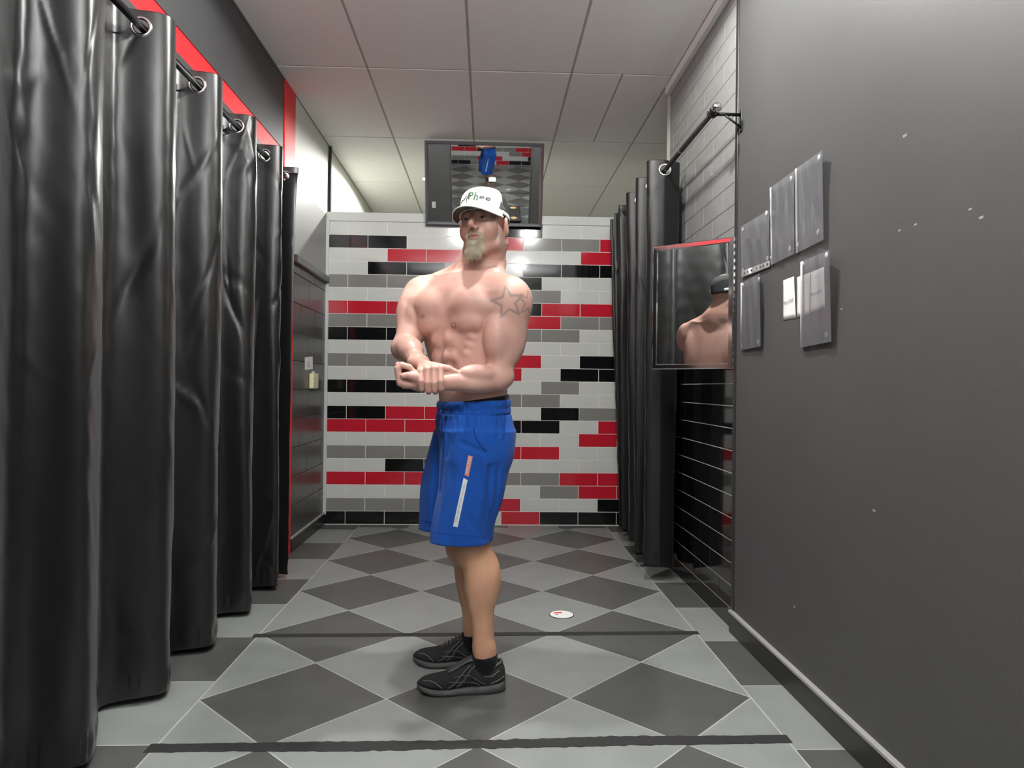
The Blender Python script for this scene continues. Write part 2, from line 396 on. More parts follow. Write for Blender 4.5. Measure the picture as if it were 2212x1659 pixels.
ringsL = {-3: 1.03, -2: 1.48, -1: 1.93, 0: 2.385, 1: 2.838, 2: 3.279, 3: 3.69, 4: 4.06, 5: 4.45}
RN, RY = list(ringsL.keys()), list(ringsL.values())
def fxL(N, Z):
    y = np.interp(N, RN, RY); ph = 2*PI*(N-np.floor(N)); 
    low = np.clip((2.3-Z)/2.3, 0, 1)
    amp = .074+.006*np.sin(N*1.9+1)+low*(.004*np.sin(N*3.1))
    y = np.interp(N, RN, RY)
    X = -1.176+amp*np.sin(ph)+.006*np.sin(2*ph+1)*low+.010*low*np.maximum(0, np.sin(ph))
    Y = y-.058*np.sin(ph)+.01*low*np.sin(N*5)-.20*low**.5*np.clip((N-3.5)/.8, 0, 1)
    return X, Y
cL = curtain('eyelet_curtain', 'long black satin curtain hanging in deep folds along the left side', fxL, -2.95, 4.17, 760, .022, 2.336, 'satin',
        [(-1.178, RY[RN.index(k)], .18) for k in range(-2, 5)]+[(-1.178, float(np.interp(k+.5, RN, RY)), -.85) for k in range(-3, 4)], -1.178, 2.280, 11, 'chrome', .55, 'black eyelet curtains', .006)
rl = tube('curtain_rod', [(-1.178, .2, 2.280), (-1.178, 4.20, 2.280)], .0135, M['rod'], None, 16)
tag(rl, 'black rod carrying the long curtain on the left', 'curtain rod', 'curtain rods')
# right curtain, pushed together at the far end of its rod
ringsR = {0: 3.838, 1: 4.16, 2: 4.477, 3: 4.81, 4: 5.044, 5: 5.22, 6: 5.40}
RNr, RYr = list(ringsR.keys()), list(ringsR.values())
def fxR(N, Z):
    y = np.interp(N, RNr, RYr); low = np.clip((2.3-Z)/2.3, 0, 1); ph = 2*PI*N
    amp = .094-.006*N
    X = .968-amp*np.sin(ph)+.012*low*np.sin(N*4)+.017*N*low
    Y = y-.045*np.sin(ph)+low*.04*np.sin(N*2.2+1)
    return X, Y
cR = curtain('eyelet_curtain', 'black curtain bunched together beside the tiled partition on the right', fxR, -.27, 5.9, 560, .075, 2.352, 'satin2',
        [(.968, RYr[k], -.15) for k in range(0, 6)]+[(.968, float(np.interp(k+.5, RNr, RYr)), .7) for k in range(0, 5)], .968, 2.297, 23, 'chrome', .15, 'black eyelet curtains', .02)
t = empty('curtain_rod', (.972, 3.05, 2.297), 'gunmetal rod on a bracket above the bunched curtain', 'curtain rod', 'curtain rods')
tube('rod', [(.972, 2.985, 2.297), (.970, 5.42, 2.297)], .0125, M['rod_g'], t, 16)
tube('inner_rod', [(.9715, 3.52, 2.297), (.9715, 3.535, 2.297)], .0145, M['alu'], t, 16)
bm = bmesh.new(); bmesh.ops.create_uvsphere(bm, u_segments=18, v_segments=12, radius=.021, matrix=Matrix.Translation((.972, 2.972, 2.297))); bm_obj('end_knob', bm, M['chrome'], t, True)
tube('knob_collar', [(.972, 2.985, 2.297), (.972, 3.012, 2.297)], .019, M['black_pl'], t, 16)
b = tube('bracket_arm', [(.972, 3.03, 2.29), (XR-.01, 3.03, 2.29)], .0075, M['rod'], t, 10)
tube('bracket_cradle', [(.972+.02*math.cos(a), 3.03, 2.297+.02*math.sin(a)) for a in np.linspace(-PI*1.05, .15, 12)], .006, M['rod'], t, 8)
tube('bracket_brace', [(1.03, 3.03, 2.285), (XR-.012, 3.03, 2.235)], .005, M['rod'], t, 8)
box('bracket_plate', (XR-.013, 3.018, 2.215), (XR-.008, 3.042, 2.31), M['rod'], t, .002)

# ------------------------------------------------------------------ mirrors
def frame_mirror(name, label, o3, ex, ey, w, h, fw_, ft, fm, group=None, back=True, flat_face=False):
    """framed mirror: corner o3, unit axes ex (width), ey (height); normal = ex x ey towards the viewer"""
    ex, ey = Vector(ex).normalized(), Vector(ey).normalized(); en = ex.cross(ey)
    t = empty(name, Vector(o3)+ex*w/2, label, 'mirror', group)
    P = lambda a, b, c: Vector(o3)+ex*a+ey*b+en*c
    pydata('mirror_pane', [P(fw_*.6, fw_*.6, .002), P(w-fw_*.6, fw_*.6, .002), P(w-fw_*.6, h-fw_*.6, .002), P(fw_*.6, h-fw_*.6, .002)], [(0, 1, 2, 3)], M['mirror'], t)
    prof = [(0, -.012), (0, ft), (fw_*.25, ft+.003), (fw_*.75, ft*.75), (fw_, .0025), (fw_, -.012)] if not flat_face else [(0, -.012), (0, .006), (fw_*.14, .0085), (fw_*.20, .0086), (fw_*.86, .0092), (fw_, .0025), (fw_, -.012)]
    def side(a, b, c, d):   # outer a->b, inner c->d
        v, f = [], []
        for k, (i, z) in enumerate(prof):
            q = i/fw_
            v += [a.lerp(c, q)+en*z, b.lerp(d, q)+en*z]
        for k in range(len(prof)-1): f.append((2*k, 2*k+1, 2*k+3, 2*k+2))
        f.append(tuple(2*k for k in range(len(prof)))); f.append(tuple(2*k+1 for k in range(len(prof)))[::-1])
        return pydata('frame_rail', v, f, fm, t)
    c = [P(0, 0, 0), P(w, 0, 0), P(w, h, 0), P(0, h, 0)]; i = [P(fw_, fw_, 0), P(w-fw_, fw_, 0), P(w-fw_, h-fw_, 0), P(fw_, h-fw_, 0)]
    for k in range(4): side(c[k], c[(k+1) % 4], i[k], i[(k+1) % 4])
    if back: pydata('backing', [P(0, 0, -.012), P(w, 0, -.012), P(w, h, -.012), P(0, h, -.012)], [(3, 2, 1, 0)], M['strip'], t)
    return t, P
TILT = math.radians(15.5)
hm, P = frame_mirror('hanging_mirror', 'wide dark framed mirror tilted down above the tiled partition', (-.496, YB-.035, 2.335), (1, 0, -.004), (0, -math.sin(TILT), math.cos(TILT)), .902, .618, .026, .016, M['dframe'])
for a in (.2, .7):
    q = P(a, .6, -.012); tube('hanger_wire', [q, (q[0], q[1]+.12, ZC)], .0025, M['alu'], hm, 6)
hl, hr = Vector((.796, 3.356, 1.175)), Vector((XR-.012, 3.096, 1.175))
ex = hr-hl
dm, P = frame_mirror('swing_mirror', 'small chrome framed swing mirror hinged out from the side wall', hl, ex, (0, 0, 1), ex.length, .592, .024, .012, mat('polished_aluminium', (.62, .62, .63, 1), .10, 1.), flat_face=True)
hg = tube('piano_hinge', [(XR-.010, 3.092, 1.178), (XR-.010, 3.092, 1.765)], .006, M['alu'], dm, 10)
for k in range(18): box('hinge_slot', (XR-.0165, 3.083, 1.19+.032*k), (XR-.0075, 3.0862, 1.204+.032*k), M['strip'], hg)
bm_ = frame_mirror('wall_mirror', 'tall mirror on the wall behind the viewpoint', (.63, YF+.012, .25), (-1, 0, 0), (0, 0, 1), 1.26, 1.75, .012, .006, M['dframe'])
tag(box('switch_plate', (-.945, YF, .70), (-.885, YF+.012, .80), M['t_white'], None, .003), 'white plate on the wall behind the viewpoint, seen in the tilted mirror', 'switch')

# ------------------------------------------------------------------ plastic sleeves and notes on the charcoal wall
def plastic():
    m = bpy.data.materials.new('clear_plastic'); m.use_nodes = True; nt = m.node_tree; nt.nodes.clear()
    o = nt.nodes.new('ShaderNodeOutputMaterial'); tr = nt.nodes.new('ShaderNodeBsdfTransparent'); gl = nt.nodes.new('ShaderNodeBsdfGlossy'); df = nt.nodes.new('ShaderNodeBsdfDiffuse')
    gl.inputs['Roughness'].default_value = .16; df.inputs[0].default_value = (.75, .78, .85, 1); tr.inputs[0].default_value = (.95, .95, .96, 1)
    lw = nt.nodes.new('ShaderNodeFresnel'); lw.inputs[0].default_value = 1.33
    n = nt.nodes.new('ShaderNodeTexNoise'); n.inputs['Scale'].default_value = 15; n.inputs['Detail'].default_value = 2
    tc = nt.nodes.new('ShaderNodeTexCoord'); mp = nt.nodes.new('ShaderNodeMapping'); mp.inputs['Scale'].default_value = (1, 1, .22); nt.links.new(tc.outputs['Object'], mp.inputs['Vector']); nt.links.new(mp.outputs[0], n.inputs['Vector'])
    bp = nt.nodes.new('ShaderNodeBump'); bp.inputs['Strength'].default_value = .4; bp.inputs['Distance'].default_value = .01
    nt.links.new(n.outputs['Fac'], bp.inputs['Height'])
    for q in (gl, lw): nt.links.new(bp.outputs[0], q.inputs['Normal'])
    m1 = nt.nodes.new('ShaderNodeMixShader'); m1.inputs[0].default_value = .13; nt.links.new(tr.outputs[0], m1.inputs[1]); nt.links.new(df.outputs[0], m1.inputs[2])
    m2 = nt.nodes.new('ShaderNodeMixShader'); nt.links.new(lw.outputs[0], m2.inputs[0]); nt.links.new(m1.outputs[0], m2.inputs[1]); nt.links.new(gl.outputs[0], m2.inputs[2])
    nt.links.new(m2.outputs[0], o.inputs[0]); return m
M['plastic'] = plastic()
XW = XR-.008
def quad_pts(px4, xw):                      # pixel corners TL, TR, BR, BL on the wall plane
    return [Vector(at(a, b, 0, xw)) for a, b in px4]
def wall_sheet(name, px4, m, parent, lift, curl, seed, n=14, ruffle=.002, xw=XW):
    g = random.Random(seed); p1, p2, p3 = [g.uniform(0, 6) for _ in range(3)]; v = []; f = []
    q4_ = [Vector((p[0], p[1], 0)) for p in px4]
    for i in range(n+1):
        for j in range(n+1):
            a, b = j/n, i/n                    # a: left->right in the picture, b: top->bottom
            q = q4_[0].lerp(q4_[1], a).lerp(q4_[3].lerp(q4_[2], a), b)
            off = lift+curl(a, b)+ruffle*(1+math.sin(11*a+p1+3*b))*(.5+.5*math.sin(3*b+p2))+ruffle*.7*(1+math.sin(19*a-4*b+p3))
            v.append(at(q[0], q[1], 0, xw-off))
    for i in range(n):
        for j in range(n): k = i*(n+1)+j; f.append((k, k+n+1, k+n+2, k+1))
    o = pydata(name, v, f, m, parent, True)
    if m is not M['plastic']: md = o.modifiers.new('thickness', 'SOLIDIFY'); md.thickness = .0006; md.offset = 0
    return o
def putty(px, py, parent, r=.008):
    q = at(px, py, 0, XW); bm = bmesh.new()
    bmesh.ops.create_uvsphere(bm, u_segments=12, v_segments=8, radius=1, matrix=Matrix.Translation((XW-.004, q[1], q[2]+.002)) @ Matrix.Diagonal((.0045, r, r*1.35, 1)))
    return bm_obj('putty_dab', bm, M['tack'], parent, True)
flat = lambda a, b: .0015
sleeves = [
 ('clear plastic sleeve mounted sideways, white punched strip along its lower edge', [(1600, 490), (1661, 453), (1663, 576), (1602, 600)], lambda a, b: .002+.012*(1-b)*a, 'b', [(1607, 497), (1658, 462), (1607, 585), (1660, 560)]),
 ('clear plastic sleeve in the middle of the upper row of three', [(1663, 406), (1715, 369), (1716, 548), (1665, 573)], lambda a, b: .003+.008*a*(1-b), 'l', [(1669, 557), (1709, 538), (1711, 388)]),
 ('clear plastic sleeve highest on the charcoal wall, its right edge curling off', [(1717, 366), (1776, 324), (1779, 518), (1719, 548)], lambda a, b: .003+.030*max(0, a-.5)**1.2*(1.2-b), 'l', [(1726, 530), (1770, 503), (1772, 342)]),
 ('clear plastic sleeve with papers behind it, lower right on the charcoal wall', [(1729, 566), (1791, 539), (1796, 738), (1729, 751)], lambda a, b: .004+.022*max(0, a-.5)*(1.3-b), 'l', [(1736, 573), (1788, 553), (1736, 734), (1787, 725)]),
 ('narrow empty clear plastic sleeve lowest, beside the swing mirror', [(1600, 612), (1641, 590), (1643, 748), (1600, 757)], lambda a, b: .003+.006*a, 'l', [(1606, 618), (1641, 605), (1606, 747), (1639, 740)])]
for k, (lab, q4, curl, side, dabs) in enumerate(sleeves):
    c = quad_pts(q4, XW); base = (c[2]+c[3])/2
    t = empty('plastic_sleeve', base, lab, 'plastic sleeve', 'clear plastic sleeves on the charcoal wall')
    s = wall_sheet('sheet', q4, M['plastic'], t, .007 if k == 3 else .004, curl, k, 18)
    w = .12 if side == 'l' else .14
    if side == 'l': sq = [q4[0], (q4[0][0]+.07*(q4[1][0]-q4[0][0]), q4[0][1]+.07*(q4[1][1]-q4[0][1])), (q4[3][0]+.07*(q4[2][0]-q4[3][0]), q4[3][1]+.07*(q4[2][1]-q4[3][1])), q4[3]]
    else: sq = [(q4[3][0], q4[3][1]-14), (q4[2][0], q4[2][1]-13), q4[2], q4[3]]
    st = wall_sheet('punched_strip', sq, M['paper'], t, .0075 if k == 3 else .0055, flat, k+30, 4, .0003)
    if side == 'b':
        for h in (.1, .22, .34, .52, .66, .76, .9):
            x_, y_ = q4[3][0]+h*(q4[2][0]-q4[3][0]), q4[3][1]+h*(q4[2][1]-q4[3][1])-8
            p = at(x_, y_, 0, XW-.0095); box('punch_hole', (p[0]-.0004, p[1]-.005, p[2]-.004), (p[0], p[1]+.005, p[2]+.004), M['strip'], t)
    for d in dabs: putty(*d, t)
notes = [('narrow white paper note with faint handwriting left of the papered sleeve', [(1692, 606), (1715, 597), (1719, 687), (1692, 692)], .001, True),
         ('white printed paper slip tucked behind the left edge of the papered sleeve', [(1722, 599), (1751, 588), (1749, 679), (1722, 686)], .001, False),
         ('white paper slip with faint handwriting inside the papered sleeve', [(1752, 588), (1780, 576), (1782, 664), (1750, 677)], .002, True)]
for k, (lab, q4, lift, hand) in enumerate(notes):
    c = quad_pts(q4, XW); t = empty('paper_note', (c[2]+c[3])/2, lab, 'paper', 'paper notes on the charcoal wall')
    wall_sheet('paper_sheet', q4, M['paper'], t, lift, lambda a, b: .003*(a-.4)**2, 50+k, 8, .0003)
    ctr = (c[0]+c[1]+c[2]+c[3])/4
    me = text_mesh('Pony Gold', .019, .3) if hand else text_mesh('\n'.join(['......', '.....', '......', '....', '......', '.....', '......']), .02)
    me.materials.append(M['ink'])
    o = obj('handwriting' if hand else 'printed_lines', me, None, t)
    o.matrix_parent_inverse = t.matrix_world.inverted()
    o.matrix_world = Matrix.Translation((XW-lift-.0032, ctr[1], ctr[2]-.01)) @ Matrix(((0, 0, -1, 0), (-1, 0, 0, 0), (0, 1, 0, 0), (0, 0, 0, 1))) @ Matrix.Rotation(.06, 4, 'Z')
    o.matrix_basis = o.matrix_world.copy() if False else o.matrix_basis

# ------------------------------------------------------------------ small things
q = at(673, 823, 0, XL)
t = empty('power_socket', (XL, q[1], q[2]), 'ivory power socket box on the charcoal block wall', 'socket')
box('socket_box', (XL, q[1]-.075, q[2]-.055), (XL+.032, q[1]+.075, q[2]+.055), M['ivory'], t, .006, 2)
for dz in (-.028, 0, .028): box('socket_switch', (XL+.03, q[1]-.06, q[2]+dz-.008), (XL+.036, q[1]-.045, q[2]+dz+.008), M['t_white'], t, .002)
box('cable_stub', (XL, q[1]-.01, q[2]+.055), (XL+.02, q[1]+.02, q[2]+.07), M['t_white'], t, .003)
q4 = [(658, 772), (675, 770), (675, 797), (658, 799)]
c = quad_pts(q4, XL+.001); ctr = (c[0]+c[1]+c[2]+c[3])/4
t = empty('notice', (c[2]+c[3])/2, 'small white notice taped above the ivory socket box', 'notice')
pydata('paper_sheet', [p+Vector((d, 0, 0)) for d in (.001, .002) for p in c], [(4, 5, 6, 7), (3, 2, 1, 0), (0, 1, 5, 4), (1, 2, 6, 5), (2, 3, 7, 6), (3, 0, 4, 7)], M['paper'], t)
me = text_mesh('ONLY\nSPRAY', .020); me.materials.append(M['ink']); o = obj('lettering', me, None, t); o.matrix_parent_inverse = t.matrix_world.inverted()
o.matrix_basis = Matrix.Translation((XL+.0035, ctr[1], ctr[2]-.012)) @ Matrix(((0, 0, 1, 0), (1, 0, 0, 0), (0, 1, 0, 0), (0, 0, 0, 1)))
q = at(1213, 1328, 2, 0)
t = empty('floor_drain', (q[0], q[1], 0), 'round white floor cover set in a light tile behind the man', 'floor cover')
bm = bmesh.new(); bmesh.ops.create_cone(bm, cap_ends=True, segments=36, radius1=.058, radius2=.055, depth=.003, matrix=Matrix.Translation((q[0], q[1], .0015))); bm_obj('disc', bm, M['paper'], t)
tt = torus_mesh('rim', .057, .0025, 36, 6); o = obj('rim', tt, M['rod_g'], t); o.location = (0, 0, .001); o.rotation_euler = (PI/2, 0, 0); o.matrix_parent_inverse = Matrix()
box('red_mark', (q[0]-.035, q[1]+.012, .0031), (q[0]+.004, q[1]+.028, .0036), M['red'], t)
box('red_mark', (q[0]-.03, q[1]-.005, .0031), (q[0]-.015, q[1]+.003, .0036), M['t_red'], t)
q0, q1 = at(1340, 1138, 2, .01), at(1367, 1143, 2, .01)
tag(tube('rope_end', [(q0[0]+(q1[0]-q0[0])*s, q0[1]+(q1[1]-q0[1])*s+.008*math.sin(9*s), .011+.004*math.sin(14*s)) for s in np.linspace(0, 1, 16)], .008, M['orange'], None, 8), 'short orange cord end on the floor under the bunched curtain', 'cord')
# bench and phone on its stand, seen in the tilted mirror
t = empty('step_bench', (.42, 1.1, 0), 'long black step bench with two tan discs, seen in the tilted mirror', 'bench')
box('bench_top', (.30, .62, .155), (.55, 1.52, .195), M['black_pl'], t, .01, 2)
for y in (.66, 1.40): box('bench_leg', (.32, y, 0), (.53, y+.07, .155), M['strip'], t, .006)
for y in (.75, 1.36):
    bm = bmesh.new(); bmesh.ops.create_cone(bm, cap_ends=True, segments=24, radius1=.06, radius2=.058, depth=.003, matrix=Matrix.Translation((.42, y, .1965))); bm_obj('tan_disc', bm, mat('tan', lin(214, 176, 110), .5), t)
M['screen'] = mat('phone_screen', lin(220, 220, 225), .2, emit=(.9, .93, 1, 1), estr=1.2)
t = empty('phone_stand', (0, -.06, 0), 'phone on a slim black tripod at the viewpoint, seen in the tilted mirror', 'phone stand')
ph = box('phone', (-.083, -.062, CH-.038), (.083, -.053, CH+.038), M['black_pl'], t, .004, 2)
box('phone_screen', (-.035, -.0635, CH-.034), (.079, -.0622, CH+.034), M['screen'], ph)
tube('stand_pole', [(0, -.057, CH-.04), (0, -.057, .35)], .009, M['rod'], t, 10)
box('clamp', (-.03, -.066, CH-.06), (.03, -.048, CH-.036), M['black_pl'], t, .004)
for k in range(3):
    a = PI/2+2*PI*k/3; tube('leg', [(0, -.057, .42), (.3*math.cos(a), -.057+.3*math.sin(a), .008)], .008, M['rod'], t, 8)

# ------------------------------------------------------------------ the man
def bp(px, py, y): return np.array(at(px, py, 1, y))
class Field:
    """signed distance grid, meshed with surface nets"""
    def __init__(s, xs, ys, zs):
        s.ax = [np.asarray(a, np.float32) for a in (xs, ys, zs)]; s.F = np.full([len(a) for a in s.ax], .05, np.float32)
    def sub(s, lo, hi):
        sl = tuple(slice(max(0, np.searchsorted(a, l)-1), min(len(a), np.searchsorted(a, h)+1)) for a, l, h in zip(s.ax, lo, hi))
        g = [a[q] for a, q in zip(s.ax, sl)]
        return sl, g[0][:, None, None], g[1][None, :, None], g[2][None, None, :]
    def put(s, sl, d, k, mode):
        f = s.F[sl]
        if mode == 'cut':
            d = -d; h = np.maximum(k-np.abs(f-d), 0)/k if k > 0 else 0; s.F[sl] = np.maximum(f, d)+h*h*k*.25
        else:
            h = np.maximum(k-np.abs(f-d), 0)/k if k > 0 else 0; s.F[sl] = np.minimum(f, d)-h*h*k*.25
    def cone(s, a, b, ra, rb, k=.02, mode='add', flat=None):
        a, b = np.asarray(a, float), np.asarray(b, float); m = k+.045; r = max(ra, rb)
        sl, X, Y, Z = s.sub(np.minimum(a, b)-r-m, np.maximum(a, b)+r+m)
        ba = b-a; L2 = max(1e-9, ba@ba)
        px, py, pz = X-a[0], Y-a[1], Z-a[2]
        t = np.clip((px*ba[0]+py*ba[1]+pz*ba[2])/L2, 0, 1)
        d = np.sqrt((px-t*ba[0])**2+(py-t*ba[1])**2+(pz-t*ba[2])**2)-(ra+(rb-ra)*t)
        s.put(sl, d.astype(np.float32), k, mode)
    def ell(s, c, rad, ax=None, k=.02, mode='add'):
        c = np.asarray(c, float); rad = np.asarray(rad, float); ax = np.eye(3) if ax is None else np.asarray(ax, float)
        ext = np.sqrt(((ax.T*rad)**2).sum(1)); m = k+.045
        sl, X, Y, Z = s.sub(c-ext-m, c+ext+m)
        px, py, pz = X-c[0], Y-c[1], Z-c[2]
        q = [px*ax[i][0]+py*ax[i][1]+pz*ax[i][2] for i in range(3)]
        k0 = np.sqrt(sum((q[i]/rad[i])**2 for i in range(3)))+1e-9; k1 = np.sqrt(sum((q[i]/rad[i]**2)**2 for i in range(3)))+1e-9
        s.put(sl, (k0*(k0-1)/k1).astype(np.float32), k, mode)
    def loft(s, secs, k=.02, mode='add', p=2.3, ripple=None, zlo=None, zhi=None):
        """secs: rows z, cx, cy, a (along left axis), b (along facing), alpha degrees"""
        A_ = np.array(secs, float); A_ = A_[np.argsort(A_[:, 0])]; z0, z1 = A_[0, 0], A_[-1, 0]; m = .06
        R_ = A_[:, 3:5].max()
        sl, X, Y, Z = s.sub((A_[:, 1].min()-R_-m, A_[:, 2].min()-R_-m, z0-m), (A_[:, 1].max()+R_+m, A_[:, 2].max()+R_+m, z1+m))
        zc = np.clip(Z.ravel(), z0, z1)
        def ip(col):   # smooth interpolation
            zz, vv = A_[:, 0], A_[:, col]; g = np.gradient(vv, zz) if len(zz) > 2 else np.full(2, (vv[-1]-vv[0])/(z1-z0))
            i = np.clip(np.searchsorted(zz, zc)-1, 0, len(zz)-2); h = zz[i+1]-zz[i]; t = (zc-zz[i])/h
            return ((2*t**3-3*t**2+1)*vv[i]+(t**3-2*t**2+t)*h*g[i]+(-2*t**3+3*t**2)*vv[i+1]+(t**3-t**2)*h*g[i+1])[None, None, :]
        cx, cy, a, b, al = ip(1), ip(2), ip(3), ip(4), np.radians(ip(5))
        px, py = X-cx, Y-cy
        u = px*np.cos(al)-py*np.sin(al); v = -px*np.sin(al)-py*np.cos(al)      # left axis, facing axis
        n = (np.abs(u/a)**p+np.abs(v/b)**p)**(1/p)
        d = (n-1)*np.minimum(a, b)
        if ripple is not None: d = d-ripple(np.arctan2(u/a, v/b), Z)
        dz = np.abs(Z-(z0+z1)/2)-(z1-z0)/2
        d = np.maximum(d, dz)+0*X
        s.put(sl, d.astype(np.float32), k, mode)
    def mesh(s):
        F = s.F; I = F < 0
        c = [I[:-1, :-1, :-1], I[1:, :-1, :-1], I[:-1, 1:, :-1], I[1:, 1:, :-1], I[:-1, :-1, 1:], I[1:, :-1, 1:], I[:-1, 1:, 1:], I[1:, 1:, 1:]]
        al = c[0].copy(); an = c[0].copy()
        for q in c[1:]: al &= q; an |= q
        act = an & ~al; idx = np.argwhere(act); n = len(idx)
        vid = np.full(act.shape, -1, np.int32); vid[act] = np.arange(n)
        off = np.array([(0, 0, 0), (1, 0, 0), (0, 1, 0), (1, 1, 0), (0, 0, 1), (1, 0, 1), (0, 1, 1), (1, 1, 1)])
        val = np.stack([F[idx[:, 0]+o[0], idx[:, 1]+o[1], idx[:, 2]+o[2]] for o in off], 1)
        pos = np.stack([np.stack([s.ax[q][idx[:, q]+o[q]] for q in range(3)], 1) for o in off], 1)
        acc = np.zeros((n, 3)); cnt = np.zeros(n)
        for a, b in ((0, 1), (2, 3), (4, 5), (6, 7), (0, 2), (1, 3), (4, 6), (5, 7), (0, 4), (1, 5), (2, 6), (3, 7)):
            x = (val[:, a] < 0) != (val[:, b] < 0); t = val[x, a]/(val[x, a]-val[x, b])
            acc[x] += pos[x, a]+(pos[x, b]-pos[x, a])*t[:, None]; cnt[x] += 1
        V = acc/cnt[:, None]; Q = []
        for axn in range(3):
            o = [0, 0, 0]; o[axn] = 1
            A0 = I[tuple(slice(0, I.shape[q]-o[q]) for q in range(3))]; A1 = I[tuple(slice(o[q], None) for q in range(3))]
            e = np.argwhere(A0 != A1); d1, d2 = [(1, 2), (2, 0), (0, 1)][axn]
            ok = (e[:, d1] > 0) & (e[:, d2] > 0) & (e[:, d1] < act.shape[d1]) & (e[:, d2] < act.shape[d2]); e = e[ok]
            def cell(i, j):
                q = e.copy(); q[:, d1] -= i; q[:, d2] -= j; return vid[q[:, 0], q[:, 1], q[:, 2]]
            quad = np.stack([cell(1, 1), cell(0, 1), cell(0, 0), cell(1, 0)], 1)
            flip = ~I[e[:, 0], e[:, 1], e[:, 2]]; quad[flip] = quad[flip][:, ::-1]
            Q.append(quad[(quad >= 0).all(1)])
        return V, np.concatenate(Q)
def fast_mesh(name, V, Q, mt, parent):
    me = bpy.data.meshes.new(name); me.vertices.add(len(V)); me.vertices.foreach_set('co', V.astype(np.float32).ravel())
    me.loops.add(Q.size); me.loops.foreach_set('vertex_index', Q.astype(np.int32).ravel())
    me.polygons.add(len(Q)); me.polygons.foreach_set('loop_start', np.arange(0, Q.size, 4, dtype=np.int32))
    me.update(calc_edges=True); me.validate(); me.shade_smooth()
    return obj(name, me, mt, parent)

man = empty('person', (-.06, 2.58, 0), 'bare-chested person in a white cap and blue shorts clasping one wrist', 'person')
# torso axis: rows z, cx, cy, half width, half depth, turn
TORSO = [(.80, -.045, 2.590, .150, .105, 84), (.90, -.045, 2.585, .166, .118, 82), (.98, -.052, 2.582, .160, .119, 76), (1.05, -.056, 2.580, .156, .117, 68), (1.13, -.064, 2.578, .160, .121, 58),
         (1.22, -.070, 2.575, .170, .121, 48), (1.30, -.075, 2.572, .182, .126, 42), (1.38, -.080, 2.570, .186, .122, 39), (1.44, -.080, 2.574, .172, .108, 39), (1.49, -.072, 2.580, .125, .085, 39)]
gx = np.arange(-.40, .21, .0027); gy = np.arange(2.20, 2.86, .0030)
gz = np.concatenate([np.arange(.03, .80, .007), np.arange(.80, 1.04, .0045), np.arange(1.04, 1.18, .0024), np.arange(1.18, 1.52, .0035), np.arange(1.52, 1.86, .0024)])
B = Field(gx, gy, gz)
B.loft(TORSO, .0, p=2.25)
al = math.radians(39); Lc = np.array([math.cos(al), -math.sin(al), 0]); Fc = np.array([-math.sin(al), -math.cos(al), 0]); Zc = np.array([0, 0, 1.])
axc = np.array([Lc, Fc, Zc]); TC = np.array([-.080, 2.570, 0])
def tp(l, f, z): return TC+Lc*l+Fc*f+Zc*z
SL, SR = np.array([.066, 2.448, 1.392]), np.array([-.246, 2.690, 1.428])
# neck and traps
NB = np.array([-.040, 2.590, 1.49]); HN = np.array([-.020, 2.560, 1.62])
B.cone(NB, HN, .078, .060, .02)
for sgn, sh in ((1, SL), (-1, SR)):
    B.cone(np.array([-.03, 2.60, 1.535]), sh+np.array([-.02*sgn, .02, .040]), .050, .036, .05)
    B.cone(tp(.05*sgn, .03, 1.465), sh+np.array([0, 0, .025])-Lc*sgn*.02, .020, .026, .04)      # collar bone
# chest, lats, belly
for sgn in (1, -1):
    B.ell(tp(.081*sgn, .082, 1.362), (.082, .058, .074), axc, .014)
    B.ell(tp(.086*sgn, .084, 1.312), (.074, .056, .052), axc, .010)
    B.cone(tp(.10*sgn, .085, 1.375), sh_ if False else (SL if sgn > 0 else SR)+Fc*.03-Zc*.03, .045, .05, .04)
    B.ell(tp(.135*sgn, -.03, 1.30), (.062, .085, .15), axc, .04)
B.cone(tp(0, .136, 1.44), tp(0, .140, 1.28), .010, .010, .026, 'cut')                           # between the pecs
def tf(z, l, f):    # point on the torso loft at height z
    A_ = np.array(TORSO); a_ = math.radians(np.interp(z, A_[:, 0], A_[:, 5])); c = [np.interp(z, A_[:, 0], A_[:, q]) for q in (1, 2)]
    return np.array([c[0]+math.cos(a_)*l-math.sin(a_)*f, c[1]-math.sin(a_)*l-math.cos(a_)*f, z])
for z, f_ in ((1.245, .118), (1.185, .121), (1.125, .120)):
    for sgn in (1, -1): B.ell(tf(z, .036*sgn, f_-.012), (.034, .024, .031), axc, .018)
B.cone(tf(1.26, 0, .143), tf(1.09, 0, .143), .008, .008, .02, 'cut')
B.ell(tf(1.150, .060, .122), (.012, .018, .017), axc, .03, 'cut')                                   # dent beside the navel
for k in range(3): B.ell(tf(1.255-.028*k, .110-.006*k, .085), (.014, .02, .011), axc, .015)     # serratus
# arms grow in a field of their own so that they crease against the trunk instead of melting into it
T_ = B; B = Field(gx, gy, gz)
